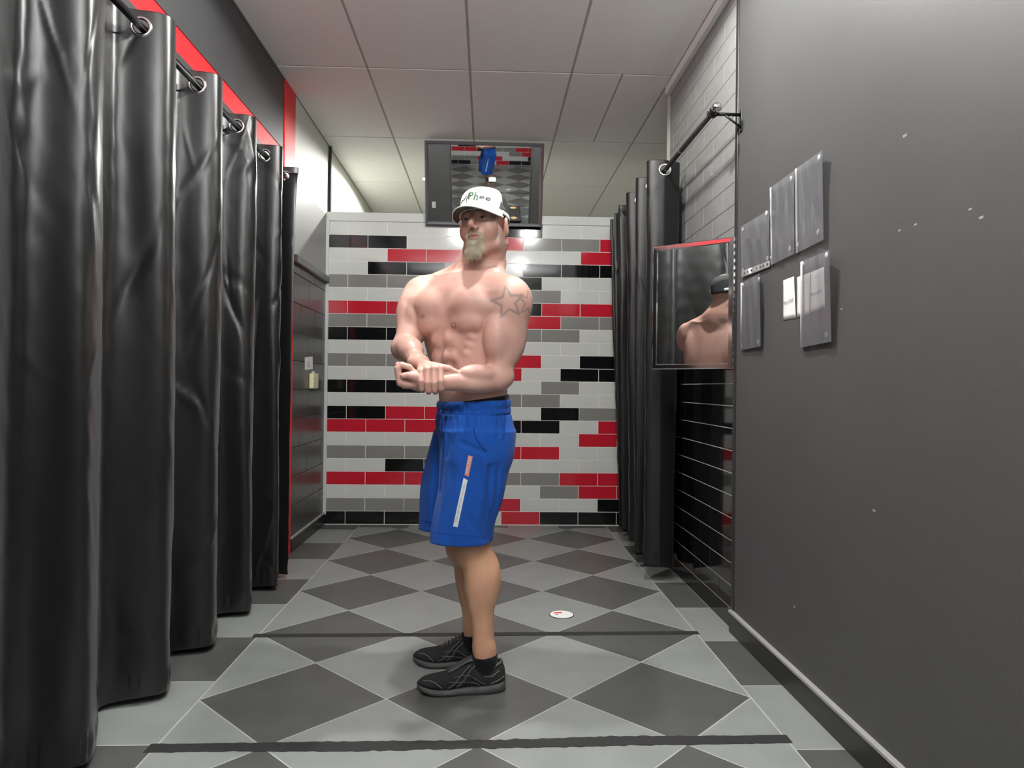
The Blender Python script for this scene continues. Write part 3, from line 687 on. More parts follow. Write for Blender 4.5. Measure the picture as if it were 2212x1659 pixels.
# near (left) arm
EL = bp(1076, 816, 2.425); WL = bp(944, 827, 2.335)
B.ell(SL+np.array([.012, -.010, -.018]), (.074, .074, .088), axc, .012)                               # deltoid
B.cone(SL, EL, .066, .046, .03)
md = (SL*.52+EL*.48)
B.ell(md+np.array([-.018, -.028, -.004]), (.050, .056, .090), axc, .010)                             # biceps
B.ell(md+np.array([.032, .000, .020]), (.050, .055, .115), axc, .025)                              # triceps
B.ell(EL+np.array([.018, .0, .004]), (.038, .036, .034), axc, .02)
ud = (WL-EL)/np.linalg.norm(WL-EL)
B.cone(EL+ud*.01, WL, .042, .0285, .018)
B.ell(EL+ud*.066+np.array([0, -.014, .018]), (.082, .036, .034), np.array([ud, np.cross([0, 0, 1], ud), [0, 0, 1]]), .006)
B.ell(EL+ud*.085+np.array([0, .0, -.014]), (.080, .044, .034), np.array([ud, np.cross([0, 0, 1], ud), [0, 0, 1]]), .012)
# far (right) arm
ER = bp(874, 752, 2.555); WR = bp(904, 781, 2.405)
B.ell(SR+np.array([-.016, -.006, -.022]), (.070, .072, .090), axc, .03)
B.cone(SR, ER, .062, .046, .03)
md = SR*.5+ER*.5
B.ell(md+np.array([.012, -.026, .0]), (.048, .050, .085), axc, .010)
B.ell(md+np.array([-.026, .012, .012]), (.044, .050, .10), axc, .025)
B.ell(ER+np.array([-.004, .006, -.002]), (.040, .036, .036), axc, .02)
ud = (WR-ER)/np.linalg.norm(WR-ER); sd = np.cross([0, 0, 1], ud); sd /= np.linalg.norm(sd); up_ = np.cross(ud, sd)
B.cone(ER, WR, .044, .029, .015)
B.ell(ER+ud*.06+up_*.014, (.085, .046, .044), np.array([ud, sd, up_]), .006)
B.ell(SL+np.array([.0, .0, -.01]), (.07, .07, .08), axc, .03)
_k = .007+.030*np.clip((gz-1.36)/.05, 0, 1)[None, None, :]; _h = np.maximum(_k-np.abs(T_.F-B.F), 0)/_k
B.F = (np.minimum(T_.F, B.F)-_h*_h*_k*.25).astype(np.float32); del T_, _h
# left hand: fist, palm upward, thumb towards the viewer
hl_ = lambda px, py, y: bp(px, py, y)
B.cone(WL, hl_(905, 829, 2.325), .0275, .026, .012)
for dy in (-.022, .0, .022):
    B.cone(hl_(925, 828, 2.322+dy*.6), hl_(874, 829, 2.316+dy), .0180, .0165, .010)
B.ell(hl_(884, 813, 2.318), (.030, .036, .019), None, .008)
B.ell(hl_(898, 819, 2.300), (.022, .020, .018), None, .012)
B.ell(hl_(869, 818, 2.302), (.013, .028, .017), None, .008)
B.ell(hl_(876, 803, 2.330), (.020, .020, .018), None, .006)
for q, (dy, sc) in enumerate(((-.031, 1), (-.010, 1.05), (.011, 1.0), (.031, .9))):
    y = 2.315+dy
    pts = [hl_(864, 827, y), hl_(859.5, 796-2*(1-sc)*40, y), hl_(868, 788.5, y+.001), hl_(884, 793, y+.002), hl_(893, 802, y+.003)]
    for a, b, ra, rb in zip(pts[:-1], pts[1:], (.0118, .0108, .0102, .0098), (.0110, .0103, .0098, .0090)): B.cone(a, b, ra*sc, rb*sc, .0025)
th = [hl_(907, 821, 2.296), hl_(896, 814, 2.280), hl_(883, 811, 2.272), hl_(871, 812, 2.272)]
B.cone(th[0], th[1], .0175, .0150, .010); B.cone(th[1], th[2], .0145, .0120, .005); B.cone(th[2], th[3], .0118, .0098, .003)
# right hand: closed over the left wrist from above, four fingers coming down the near side
fx_ = [909.0, 923.0, 937.2, 951.5]
kn = [bp(fx_[0], 803, 2.292), bp(fx_[1], 799, 2.290), bp(fx_[2], 797, 2.290), bp(fx_[3], 797, 2.293)]
for q, p in enumerate(kn):
    w0 = WR+sd*(-.018+.012*q)*-1+np.array([0, 0, -.002])
    B.cone(w0, p, .0225, .0122, .006)
for q in range(4):
    x = fx_[q]; r = (.0098, .0105, .0106, .0106)[q]; b_ = (834, 838, 838, 834)[q]
    pts = [kn[q]+np.array([0, -.004, 0]), bp(x+.5, b_-11, 2.275), bp(x+1.5, b_+5, 2.284), bp(x+3, b_+9, 2.310)]
    for a, b, ra, rb in zip(pts[:-1], pts[1:], (1.04, 1.02, .98), (1.02, .98, .88)): B.cone(a, b, r*ra, r*rb, .0012)
    B.ell(kn[q]+np.array([0, -.002, .003]), (r*1.1, r*1.05, r*1.0), None, .006)
B.cone(bp(940, 792, 2.335), bp(968, 797, 2.345), .0150, .0125, .010); B.cone(bp(968, 797, 2.345), bp(990, 806, 2.352), .0120, .0095, .004)
# legs
def leg(hip, knee, ank, out):
    B.cone(hip, knee+np.array([.005, 0, .03]), .078, .058, .03)
    mid_ = knee+(ank-knee)*.33+np.array([.014, 0, 0]); B.cone(knee, mid_, .050, .048, .03); B.cone(mid_, ank, .048, .036, .03)
    B.ell(knee+np.array([-.012, 0, .0]), (.052, .050, .060), None, .025)
    B.ell(knee+(ank-knee)*.30+np.array([.036, out*.006, 0]), (.052, .054, .108), None, .025)       # calf
    B.ell(knee+(ank-knee)*.34+np.array([.000, out*.010, 0]), (.036, .045, .12), None, .025)
    B.cone(ank, np.array([ank[0]+.004, ank[1], .085]), .0365, .036, .02); B.cone(ank+np.array([.024, 0, -.01]), np.array([ank[0]+.028, ank[1], .085]), .016, .018, .02)
KN_, AN_ = bp(1022, 1186, 2.500), bp(1045, 1398, 2.494)
KF_, AF_ = bp(1000, 1182, 2.670), bp(1022, 1350, 2.712)
leg(bp(1034, 930, 2.50), KN_, AN_, -1); leg(bp(1016, 930, 2.66), KF_, AF_, 1)
# head in its own frame: l (his left), f (forward), u (up)
HO = bp(1045.5, 483, 2.535); hb, hp, hrz = math.radians(24), math.radians(3), math.radians(2.5)
Fh = np.array([-math.sin(hb)*math.cos(hp), -math.cos(hb)*math.cos(hp), math.sin(hp)]); Lh = np.array([math.cos(hb), -math.sin(hb), 0]); Uh = np.cross(Fh, Lh)*1.0
Uh = Uh if Uh[2] > 0 else -Uh
Lh, Uh = Lh*math.cos(hrz)+Uh*math.sin(hrz), Uh*math.cos(hrz)-Lh*math.sin(hrz)
axh = np.array([Lh, Fh, Uh])
def hd(l, f, u): return HO+Lh*l+Fh*f+Uh*u
B.ell(hd(0, -.014, .030), (.077, .098, .092), axh, .01)
B.ell(hd(0, .028, -.040), (.064, .060, .082), axh, .03)
B.cone(hd(0, -.035, -.05), hd(0, -.045, -.13), .056, .062, .025)
for sg in (1, -1):
    B.cone(hd(.055*sg, -.002, -.045), hd(.048*sg, .012, -.085), .015, .015, .025)
    B.cone(hd(.048*sg, .012, -.085), hd(.018*sg, .070, -.117), .016, .016, .022)
    B.ell(hd(.043*sg, .050, -.036), (.024, .022, .024), axh, .03)
    B.ell(hd(.032*sg, .100, -.002), (.019, .022, .013), axh, .014, 'cut')
    B.ell(hd(.032*sg, .070, -.003), (.0150, .0145, .0115), axh, .004)
    B.cone(hd(.010*sg, .082, .019), hd(.046*sg, .068, .017), .009, .008, .022)
    B.ell(hd(.014*sg, .101, -.043), (.0085, .010, .0075), axh, .006)
    e = hd(.084*sg, -.006, -.020); tl = math.radians(18*sg)
    axe = np.array([Lh*math.cos(tl)-Fh*math.sin(tl), Fh*math.cos(tl)+Lh*math.sin(tl), Uh])
    B.ell(e, (.0100, .022, .034), axe, .004)
    B.ell(e+axe[0]*.010*sg+Fh*.003, (.007, .011, .020), axe, .005, 'cut')
    B.cone(tp(.022*sg, .060, 1.462), hd(.055*sg, -.035, -.07), .010, .022, .035)                  # neck muscles
B.cone(hd(0, .090, .008), hd(0, .113, -.034), .0085, .0115, .010)
B.ell(hd(0, .074, -.115), (.026, .020, .020), axh, .02)
B.ell(hd(0, .078, -.070), (.030, .014, .022), axh, .02)
B.cone(hd(-.018, .083, -.0665), hd(.018, .083, -.0665), .0052, .0052, .008); B.cone(hd(-.015, .083, -.0755), hd(.015, .083, -.0755), .0060, .0060, .008)
B.cone(hd(-.024, .094, -.0705), hd(.024, .094, -.0705), .0018, .0018, .004, 'cut')
B.ell(bp(979.5, 703, 2.423), (.004, .005, .004), None, .003)
B.F[:, :, gz < .098] = .05                                                                     # the feet are inside socks and shoes
V, Q = B.mesh()
# skin colours per vertex
def local(P): d = P-HO; return d@Lh, d@Fh, d@Uh
col = np.tile(np.array([.62, .370, .305]), (len(V), 1))
tan = np.clip((.75-V[:, 2])/.2, 0, 1)[:, None]; col = col*(1-tan)+np.array([.58, .32, .20])*tan
hands = np.exp(-(((V-bp(905, 815, 2.31))/np.array([.10, .08, .06]))**2).sum(1))[:, None]; col = col*(1-.45*hands)+np.array([.60, .31, .26])*.45*hands
l, f, u = local(V); head = (u > -.14) & (f > -.14) & (V[:, 2] > 1.52)
col[head] = col[head]*.25+np.array([.50, .28, .22])*.75
lip = ((l/.0225)**2+((u+.0712)/.0095)**2 < 1) & (f > .075); col[lip] = (.36, .17, .15); col[lip & (np.abs(u+.0705) < .0016) & (np.abs(l) < .021)] = (.14, .06, .05)
gt = head & (f > .045) & (u < -.075) & (np.abs(l) < .034-.12*np.maximum(0, -u-.10)) & ~lip; ms = head & (f > .06) & ((l/.035)**2+((u+.072)/.020)**2 < 1) & ~lip
col[gt | ms] = (.33, .27, .19)
sw = (.5*np.exp(-((np.abs(l)-.064)/.022)**2-((f-.012)/.024)**2-((u+.062)/.032)**2)*head)[:, None]; col = col*(1-sw)+np.array([.55, .47, .41])*sw
eye = head & (((np.abs(l)-.032)/.0115)**2+((u+.003)/.0050)**2 < 1) & (f > .07); col[eye] = (.22, .18, .17)  # eye whites coloured dark to stand in for shade under the brow
pup = eye & ((np.abs(l)-.032)**2+(u+.003)**2 < .0045**2); col[pup] = (.03, .03, .03)
brow = head & (np.abs(np.abs(l)-.032) < .020) & (np.abs(u-.0215) < .0045) & (f > .06); col[brow] = (.20, .13, .09)
hair = head & (u > -.005) & (f < -.005) & (np.abs(l) < .080); col[hair] = (.13, .10, .08)
for (px, py, y, r) in ((979.5, 703, 2.43, .011), (915, 687, 2.56, .009)):
    c0 = bp(px, py, y); dxz = np.hypot(V[:, 0]-c0[0], V[:, 2]-c0[2]); ar = (dxz < r) & (V[:, 1] < c0[1]+.06) & (V[:, 1] > c0[1]-.08); col[ar] = col[ar]*.3+np.array([.42, .19, .16])*.7
# tattoo of two star outlines on the near shoulder, worked out on the arm's own surface
def star(cx, cz, R1, R2, rot):
    return [(cx+(R1 if k % 2 == 0 else R2)*math.cos(rot+PI*k/5), cz+(R1 if k % 2 == 0 else R2)*math.sin(rot+PI*k/5)) for k in range(10)]
def seg_d(P, a, b):
    a, b = np.array(a), np.array(b); ba = b-a; t = np.clip(((P-a)@ba)/(ba@ba), 0, 1); return np.hypot(*(P-a-t[:, None]*ba).T)
on = (V[:, 1] < 2.46) & (V[:, 2] > 1.28) & (V[:, 0] > -.02)
sc0 = bp(1097, 652, 2.37); sc1 = bp(1127, 657, 2.40)
ang = np.arctan2(V[on][:, 0]-SL[0], -(V[on][:, 1]-SL[1]))*.083+SL[0]; PV = np.stack([ang, V[on][:, 2]], 1)
a0 = math.atan2(sc0[0]-SL[0], -(sc0[1]-SL[1]))*.083+SL[0]; a1 = math.atan2(sc1[0]-SL[0], -(sc1[1]-SL[1]))*.083+SL[0]
dmin = np.full(on.sum(), 1.)
for (cx, cz, R1, R2, rt, wd) in ((a0, sc0[2]-.002, .056, .024, 1.75, 1.), (a1+.012, sc1[2]+.004, .046, .019, 1.5, 1.5)):
    P_ = star(cx, cz, R1, R2, rt)
    for k in range(10): dmin = np.minimum(dmin, seg_d(PV, P_[k], P_[(k+1) % 10])*wd)
ink = np.clip(1.25-dmin/.0042, 0, .58)[:, None]; cc = col[on]; col[on] = cc*(1-ink)+np.array([.13, .15, .14])*ink
M['skin'] = mat('skin', (1, 1, 1, 1), .42, bump=.06, bscale=240, spec=.45)
nt = M['skin'].node_tree; at_ = nt.nodes.new('ShaderNodeAttribute'); at_.attribute_name = 'skin_col'
nn_ = nt.nodes.new('ShaderNodeTexNoise'); nn_.inputs['Scale'].default_value = 14; nn_.inputs['Detail'].default_value = 6
mx = nt.nodes.new('ShaderNodeMix'); mx.data_type = 'RGBA'; mx.blend_type = 'MULTIPLY'; mx.inputs[0].default_value = .35
cr_ = nt.nodes.new('ShaderNodeMapRange'); cr_.inputs[1].default_value = .3; cr_.inputs[2].default_value = .7; cr_.inputs[3].default_value = .78; cr_.inputs[4].default_value = 1.12
tc = nt.nodes.new('ShaderNodeTexCoord'); nt.links.new(tc.outputs['Object'], nn_.inputs['Vector']); nt.links.new(nn_.outputs['Fac'], cr_.inputs[0])
nt.links.new(at_.outputs['Color'], mx.inputs[6]); nt.links.new(cr_.outputs[0], mx.inputs[7]); nt.links.new(mx.outputs[2], nt.nodes['Principled BSDF'].inputs['Base Color'])
pb = nt.nodes['Principled BSDF']; pb.inputs['Subsurface Weight'].default_value = .12; pb.inputs['Subsurface Radius'].default_value = (.012, .005, .003); pb.inputs['Subsurface Scale'].default_value = .6
body = fast_mesh('body', V, Q, M['skin'], man)
ca = body.data.color_attributes.new('skin_col', 'FLOAT_COLOR', 'POINT')
ca.data.foreach_set('color', np.concatenate([col, np.ones((len(col), 1))], 1).astype(np.float32).ravel())
from mathutils.bvhtree import BVHTree
def bvh_of(o):
    me = o.data; v = np.empty(len(me.vertices)*3, np.float32); me.vertices.foreach_get('co', v)
    off = o.matrix_world.translation if False else Vector((0, 0, 0))
    return BVHTree.FromPolygons([tuple(p) for p in v.reshape(-1, 3).tolist()], [tuple(p.vertices) for p in me.polygons])
def cast(bv, px, py, lift=.0012):
    d = Vector(_fw+_R*(px-1106)/FPX+_U*(829.5-py)/FPX).normalized(); h, n, i, r = bv.ray_cast(Vector(_O), d)
    if h is None: return None
    if n.dot(d) > 0: n = -n
    return h+n*lift

# ------------------------------------------------------------------ his clothes
def fabric(name, c, rough=.85, bs=700, bump=.12):
    m = mat(name, c, rough, bump=bump, bscale=bs, vary=.06, vscale=10, sheen=.08, spec=.2); return m
M['blue'] = fabric('blue_jersey', lin(20, 74, 156)); M['bluetrim'] = fabric('blue_stitch', lin(18, 54, 140))
M['navy'] = fabric('navy_knit', lin(11, 12, 19)); M['blk_cloth'] = fabric('black_cloth', lin(20, 22, 22))
# shorts
sx, sy, sz = np.arange(-.34, .16, .0034), np.arange(2.32, 2.86, .0040), np.arange(.50, 1.02, .0036)
K_ = Field(sx, sy, sz)
cN, cF = bp(1003, 1168, 2.487), bp(968, 1140, 2.695)
hemN, hemF = cN[2], cF[2]
def rip(am, n, ph, z0, z1):
    def f(th, Z):
        w = np.clip((z1-Z)/(z1-z0), 0, 1)
        return am*(.35+.65*w)*(np.sin(n*th+ph+2.2*np.sin(Z*9+ph))+.5*np.sin((n*2+1)*th-ph+Z*14))+.0018*np.clip((Z-.93)/.06, 0, 1)*np.sin(46*th+3*np.sin(Z*40))
    return f
K_.loft([(.985, -.053, 2.582, .174, .131, 76), (.95, -.050, 2.584, .184, .140, 79), (.88, -.040, 2.585, .190, .136, 82), (.82, -.042, 2.586, .188, .132, 84), (.76, -.055, 2.588, .165, .115, 86)], .0, p=2.3, ripple=rip(.0025, 5, .4, .8, 1.0))
K_.loft([(.92, -.032, 2.505, .105, .125, 86), (.80, -.042, 2.498, .108, .119, 85), (.68, -.061, 2.492, .106, .114, 84), (.60, -.081, 2.488, .102, .108, 84), (hemN, -.087, cN[1], .100, .109, 84)], .03, p=2.35, ripple=rip(.0036, 4, 1.1, .55, .95))
K_.loft([(.92, -.060, 2.665, .105, .142, 86), (.80, -.088, 2.672, .105, .140, 86), (.68, -.124, 2.682, .102, .132, 86), (.60, cF[0]+.006, 2.690, .098, .118, 86), (hemF, cF[0], cF[1], .096, .114, 86)], .010, p=2.35, ripple=rip(.0040, 4, 2.6, .55, .95))
K_.loft([(.72, -.060, 2.494, .086, .098, 84), (.60, -.081, 2.488, .090, .095, 84), (.48, -.087, cN[1], .090, .097, 84)], .004, 'cut', p=2.35)
K_.loft([(.72, -.110, 2.680, .084, .108, 86), (.60, cF[0]+.006, 2.690, .086, .104, 86), (.48, cF[0], cF[1], .086, .102, 86)], .004, 'cut', p=2.35)
K_.loft([(1.04, -.053, 2.582, .166, .123, 76), (.95, -.050, 2.584, .168, .126, 79)], .004, 'cut', p=2.3)
Vs, Qs = K_.mesh()
shorts = fast_mesh('shorts', Vs, Qs, M['blue'], man)
# soft folds: valleys and ridges running down from the waistband and across the thigh
bvS = bvh_of(shorts); nr = np.empty(len(Vs)*3, np.float32); shorts.data.vertices.foreach_get('normal', nr); nr = nr.reshape(-1, 3); dsp = np.zeros(len(Vs))
for (pts, dep, wd) in (([(961, 908), (957, 950), (955, 1010), (950, 1060)], -.009, .010), ([(972, 908), (969, 950), (965, 985)], -.006, .008), ([(985, 906), (983, 935), (978, 960)], -.004, .008), ([(966, 912), (963, 960)], .004, .006),
        ([(1092, 912), (1090, 950)], -.004, .007), ([(1078, 912), (1076, 945)], -.004, .007), ([(1062, 1010), (1055, 1070), (1056, 1150)], -.008, .014), ([(1040, 1090), (1046, 1130), (1044, 1165)], -.005, .010), ([(1050, 1000), (1042, 1060), (1036, 1110)], .005, .012),
        ([(1080, 1000), (1074, 1060), (1066, 1110)], -.006, .010), ([(1000, 958), (1022, 968), (1050, 978)], -.004, .010), ([(975, 1010), (968, 1080), (955, 1150)], -.004, .016), ([(1010, 1120), (1030, 1150), (1050, 1165)], -.004, .010), ([(1045, 925), (1035, 960), (1045, 1000)], .003, .012),
        ([(925, 1010), (918, 1070), (915, 1125)], -.006, .010), ([(938, 990), (930, 1060), (928, 1125)], .005, .010)):
    P3 = [np.array(h) for h in (cast(bvS, *p, 0.) for p in pts) if h is not None]
    if len(P3) < 2: continue
    dm_ = np.full(len(Vs), 9.)
    for a_, b_ in zip(P3[:-1], P3[1:]):
        ba = b_-a_; t_ = np.clip(((Vs-a_)@ba)/(ba@ba), 0, 1); dm_ = np.minimum(dm_, np.linalg.norm(Vs-a_-t_[:, None]*ba, axis=1))
    dsp += dep*np.exp(-(dm_/wd)**2)
Vs = Vs+nr*dsp[:, None]; shorts.data.vertices.foreach_set('co', Vs.astype(np.float32).ravel()); shorts.data.update()
sm_ = shorts.modifiers.new('smooth', 'SMOOTH'); sm_.iterations = 3; sm_.factor = .5
def ring_band(name, rows, m, parent, nth=220, rip_=None, p=2.3):
    """closed band of cloth lofted around the waist: rows z, cx, cy, a, b, alpha"""
    v, f = [], []
    for r, (z, cx, cy, a, b, al_) in enumerate(rows):
        al_ = math.radians(al_)
        for k in range(nth):
            th = 2*PI*k/nth; c_, s_ = math.cos(th), math.sin(th); q = (abs(s_)**p+abs(c_)**p)**(-1/p)
            rr = q*(1+(rip_(th, r) if rip_ else 0)); u_, w_ = a*rr*s_, b*rr*c_
            v.append((cx+math.cos(al_)*u_-math.sin(al_)*w_, cy-math.sin(al_)*u_-math.cos(al_)*w_, z+.006*(-c_)))
    n = len(rows)
    for r in range(n-1):
        for k in range(nth): f.append((r*nth+k, r*nth+(k+1) % nth, (r+1)*nth+(k+1) % nth, (r+1)*nth+k))
    return pydata(name, v, f, m, parent, True)
wr_ = [(.975, .150), (.980, .185), (.988, .188), (.996, .1865), (1.003, .184), (1.010, .187), (1.020, .188), (1.028, .186), (1.033, .180), (1.031, .172), (1.0, .168)]
ring_band('waistband', [(z, -.053, 2.582, w*.925, w*.690, 74) for z, w in wr_], M['blue'], shorts, 260, lambda th, r: .010*math.sin(58*th)*(.4+.6*abs(math.sin(r*1.3)))*(1-.5*max(0, math.cos(th)))+.006*math.sin(23*th+r))
ring_band('underwear_band', [(1.0, -.054, 2.581, .164, .122, 72), (1.040, -.054, 2.581, .1645, .1225, 70), (1.043, -.054, 2.581, .160, .118, 70)], M['blk_cloth'], man, 120)
for o_ in list(bpy.data.objects):
    if o_.name.startswith('underwear_band'):
        for vv in o_.data.vertices:
            dd = (vv.co.x+.055)*1.0; vv.co.z += .10*dd-.006
bpy.context.view_layer.update()
bvS = bvh_of(shorts)
def decal(name, quad, m, parent, bv, n=(6, 24), lift=.0016, thick=.0008):
    v, f = [], []; q = [Vector(p+(0,)) if len(p) == 2 else Vector(p) for p in quad]; a_, b_ = n; last = Vector(cast(bv, *quad[0], lift) or (0, 2.4, .8))
    for i in range(b_+1):
        for j in range(a_+1):
            c = q[0].lerp(q[1], j/a_).lerp(q[3].lerp(q[2], j/a_), i/b_); h = cast(bv, c[0], c[1], lift); h = h or last; last = h; v.append(h)
    for i in range(b_):
        for j in range(a_): k = i*(a_+1)+j; f.append((k, k+a_+1, k+a_+2, k+1))
    return pydata(name, v, f, m, parent, True)
def text_decal(name, txt, quad, m, parent, bv, lift=.0022, shear=0., vertical=True, off=0.):
    me = text_mesh(txt, 1., shear, offset=off); bm = bmesh.new(); bm.from_mesh(me)
    bmesh.ops.triangulate(bm, faces=bm.faces)
    for _ in range(1): bmesh.ops.subdivide_edges(bm, edges=[e for e in bm.edges if e.calc_length() > .25], cuts=2, use_grid_fill=False)
    xs = [v.co.x for v in bm.verts]; ys = [v.co.y for v in bm.verts]; x0, x1, y0, y1 = min(xs), max(xs), min(ys), max(ys)
    q = [Vector((p[0], p[1], 0)) for p in quad]; last = None
    for v in bm.verts:
        a_, b_ = (v.co.x-x0)/(x1-x0), (v.co.y-y0)/(y1-y0)
        c = q[0].lerp(q[1], a_).lerp(q[3].lerp(q[2], a_), 1-b_); h = cast(bv, c[0], c[1], lift) or last
        if h is None: h = Vector((0, 2.4, 1))
        v.co = h; last = h
    return bm_obj(name, bm, m, parent)
M['pinkpatch'] = fabric('pink_patch', lin(204, 140, 132)); M['whitepatch'] = fabric('white_patch', lin(226, 230, 230)); M['palethread'] = fabric('pale_thread', lin(236, 226, 222)); M['greythread'] = fabric('grey_thread', lin(120, 124, 130))
pk = decal('pink_patch', [(1011.5, 983.5), (1021.5, 986), (1012, 1030), (1003.5, 1026)], M['pinkpatch'], shorts, bvS, (4, 18))
text_decal('lettering', 'NEW YORK', [(1018.5, 988), (1009.3, 1024), (1005.2, 1023), (1013.6, 987)][:2]+[(1005.2, 1023), (1013.6, 987)], M['palethread'], pk, bvS, .0030)
wp = decal('white_patch', [(1001.5, 1032), (1010, 1037), (989, 1138.5), (979, 1137)], M['whitepatch'], shorts, bvS, (4, 40))
text_decal('lettering', 'S TOBLITST IN NEW YORK JOIN 1 TOUR', [(1006.5, 1042), (986.5, 1128), (982.5, 1127), (1002.3, 1041)], M['greythread'], wp, bvS, .0030)
# pocket edge, hem stitching, drawstring
def surf_line(name, pts, r, m, parent, bv, lift=.001, sub=8, nseg=6):
    out = []
    for (a, b) in zip(pts[:-1], pts[1:]):
        for t_ in np.linspace(0, 1, sub, endpoint=False):
            h = cast(bv, a[0]+(b[0]-a[0])*t_, a[1]+(b[1]-a[1])*t_, lift)
            if h is not None and (not out or ((h-out[-1]).length < .08 and (h-out[-1]).length > 1e-4)): out.append(h)
    if len(out) > 2: return tube(name, out, r, m, parent, nseg)
surf_line('pocket_edge', [(1023, 923), (1026, 940), (1033, 955), (1043, 967), (1050, 976)], .0022, M['bluetrim'], shorts, bvS)
surf_line('hem_stitch', [(939, 1149), (970, 1153), (1000, 1157), (1040, 1160), (1066, 1161)], .0011, M['bluetrim'], shorts, bvS, .0002)
surf_line('hem_stitch', [(906, 1124), (920, 1126), (938, 1127)], .0011, M['bluetrim'], shorts, bvS, .0002)
ds = [bp(953, 885, 2.47), bp(952, 893, 2.455), bp(955, 905, 2.45), bp(953, 925, 2.45), bp(956, 945, 2.452)]
tube('drawstring', ds, .0024, M['bluetrim'], shorts, 8)

# socks and running shoes
M['shoe'] = mat('shoe_mesh', lin(26, 27, 28), .75, bump=.5, bscale=500); M['shoe_syn'] = mat('shoe_overlay', lin(62, 65, 66), .5, bump=.2, bscale=300); M['sole'] = mat('shoe_sole', lin(70, 71, 70), .75, bump=.3, bscale=80, vary=.2, vscale=30)
M['outsole'] = mat('outsole', lin(24, 24, 24), .8); M['piping'] = mat('grey_piping', lin(132, 134, 132), .5)
def loft_pts(rows, prof):
    v, f = [], []; n = len(prof(rows[0]))
    for r in rows: v += prof(r)
    for i in range(len(rows)-1):
        for k in range(n): f.append((i*n+k, i*n+(k+1) % n, (i+1)*n+(k+1) % n, (i+1)*n+k))
    f.append(tuple(range(n-1, -1, -1))); f.append(tuple(range((len(rows)-1)*n, len(rows)*n)))
    return v, f
def shoe(heel, toe, label_sock, side, ank):
    heel, toe = np.array(heel, float), np.array(toe, float); L_ = np.linalg.norm(toe-heel); d = (toe-heel)/L_; w = np.array([-d[1], d[0], 0])*side   # w: outward (lateral)
    def W(s, l, z): return heel+d*(s*L_)+w*l+np.array([0, 0, z])
    ws = lambda s: np.interp(s, [0, .06, .18, .35, .5, .68, .82, .93, 1], [.014, .033, .041, .042, .041, .047, .045, .030, .006])
    rock = lambda s: .004*max(0, (.12-s)/.12)+.016*max(0, (s-.70)/.30)**1.6
    # midsole
    def sole_prof(s, th=None, grow=1.0, lo=0., hi=None):
        n = 20; out = []; h0 = rock(s)+lo; h1 = h0+(np.interp(s, [0, .3, .6, 1], [.034, .030, .024, .018]) if hi is None else hi)
        for k in range(n):
            a = 2*PI*k/n; c_, q = math.cos(a), math.sin(a)
            out.append(W(s, ws(s)*grow*math.copysign(abs(c_)**.45, c_), (h0+h1)/2+(h1-h0)/2*math.copysign(abs(q)**.45, q)))
        return out
    ss = [0, .02, .05, .1, .16, .24, .32, .4, .48, .56, .64, .72, .79, .85, .9, .94, .97, .99, 1.0]
    topz = lambda s: np.interp(s, [0, .03, .08, .16, .24, .30, .36, .44, .55, .66, .78, .88, .95, 1], [.070, .098, .100, .084, .082, .094, .116, .108, .088, .071, .062, .054, .044, .030])
    def up_prof(s):
        n = 22; out = []; h0 = rock(s)+.016; h1 = topz(s)+rock(s)*.6; w0 = ws(s)*.985
        for k in range(n):
            a = 2*PI*k/n; c_, q = math.cos(a), math.sin(a); t_ = (q+1)/2
            sh_ = 1-.42*t_**2.2*np.interp(s, [0, .2, .4, .7, 1], [.35, .62, .85, .55, .3])
            out.append(W(s, w0*sh_*math.copysign(abs(c_)**.75, c_), h0+(h1-h0)*(math.copysign(abs(q)**.72, q)+1)/2))
        return out
    v, f = loft_pts(ss, up_prof); up = pydata('running_shoe', v, f, M['shoe'], man, True)
    md_ = up.modifiers.new('sub', 'SUBSURF'); md_.levels = 1; md_.render_levels = 2
    v, f = loft_pts(ss, lambda s: sole_prof(s, grow=1.06)); so = pydata('midsole', v, f, M['sole'], up, True)
    v, f = loft_pts([s for s in ss], lambda s: sole_prof(s, grow=1.02, lo=-.001, hi=.006)); pydata('outsole', v, f, M['outsole'], up, True)
    def on(s, t_, lift=.0015):   # point on the lateral (+) side of the upper, t_ 0 bottom .. 1 top ridge
        sd_ = 1 if t_ >= 0 else -1; t_ = abs(t_); h0 = rock(s)+.016; h1 = topz(s)+rock(s)*.6; a = -PI/2+PI*t_; c_, q = math.cos(a), math.sin(a); tt = (q+1)/2
        sh_ = 1-.42*tt**2.2*np.interp(s, [0, .2, .4, .7, 1], [.35, .62, .85, .55, .3])
        return W(s, sd_*(ws(s)*.985*sh_*abs(c_)**.75+lift), h0+(h1-h0)*(math.copysign(abs(q)**.72, q)+1)/2+(lift if t_ > .8 else 0))
    def line(name, pts, r, m): return tube(name, [on(s, t_) for s, t_ in pts], r, m, up, 6)
    P = lambda a, b, n=10: [(a[0]+(b[0]-a[0])*k/n, a[1]+(b[1]-a[1])*k/n) for k in range(n+1)]
    for sgn in (1, -1):
        g = lambda pts: [(s, t_*sgn) for s, t_ in pts]
        line('piping', g([(.93, .80), (.86, .72), (.80, .60), (.75, .48), (.72, .36)]), .0011, M['piping'])            # toe cap edge
        line('overlay_stripe', g(P((.66, .36), (.40, .74))), .0034, M['shoe_syn']); line('overlay_stripe', g(P((.56, .34), (.34, .72))), .0034, M['shoe_syn'])
        line('overlay_stripe', g(P((.60, .62), (.22, .40))), .0022, M['shoe_syn']); line('overlay_stripe', g(P((.64, .52), (.30, .36))), .0026, M['shoe_syn'])
        line('piping', g([(.08, .62), (.16, .58), (.24, .60), (.30, .66)]), .0010, M['piping']); line('piping', g([(.02, .50), (.10, .44), (.18, .42)]), .0010, M['piping'])
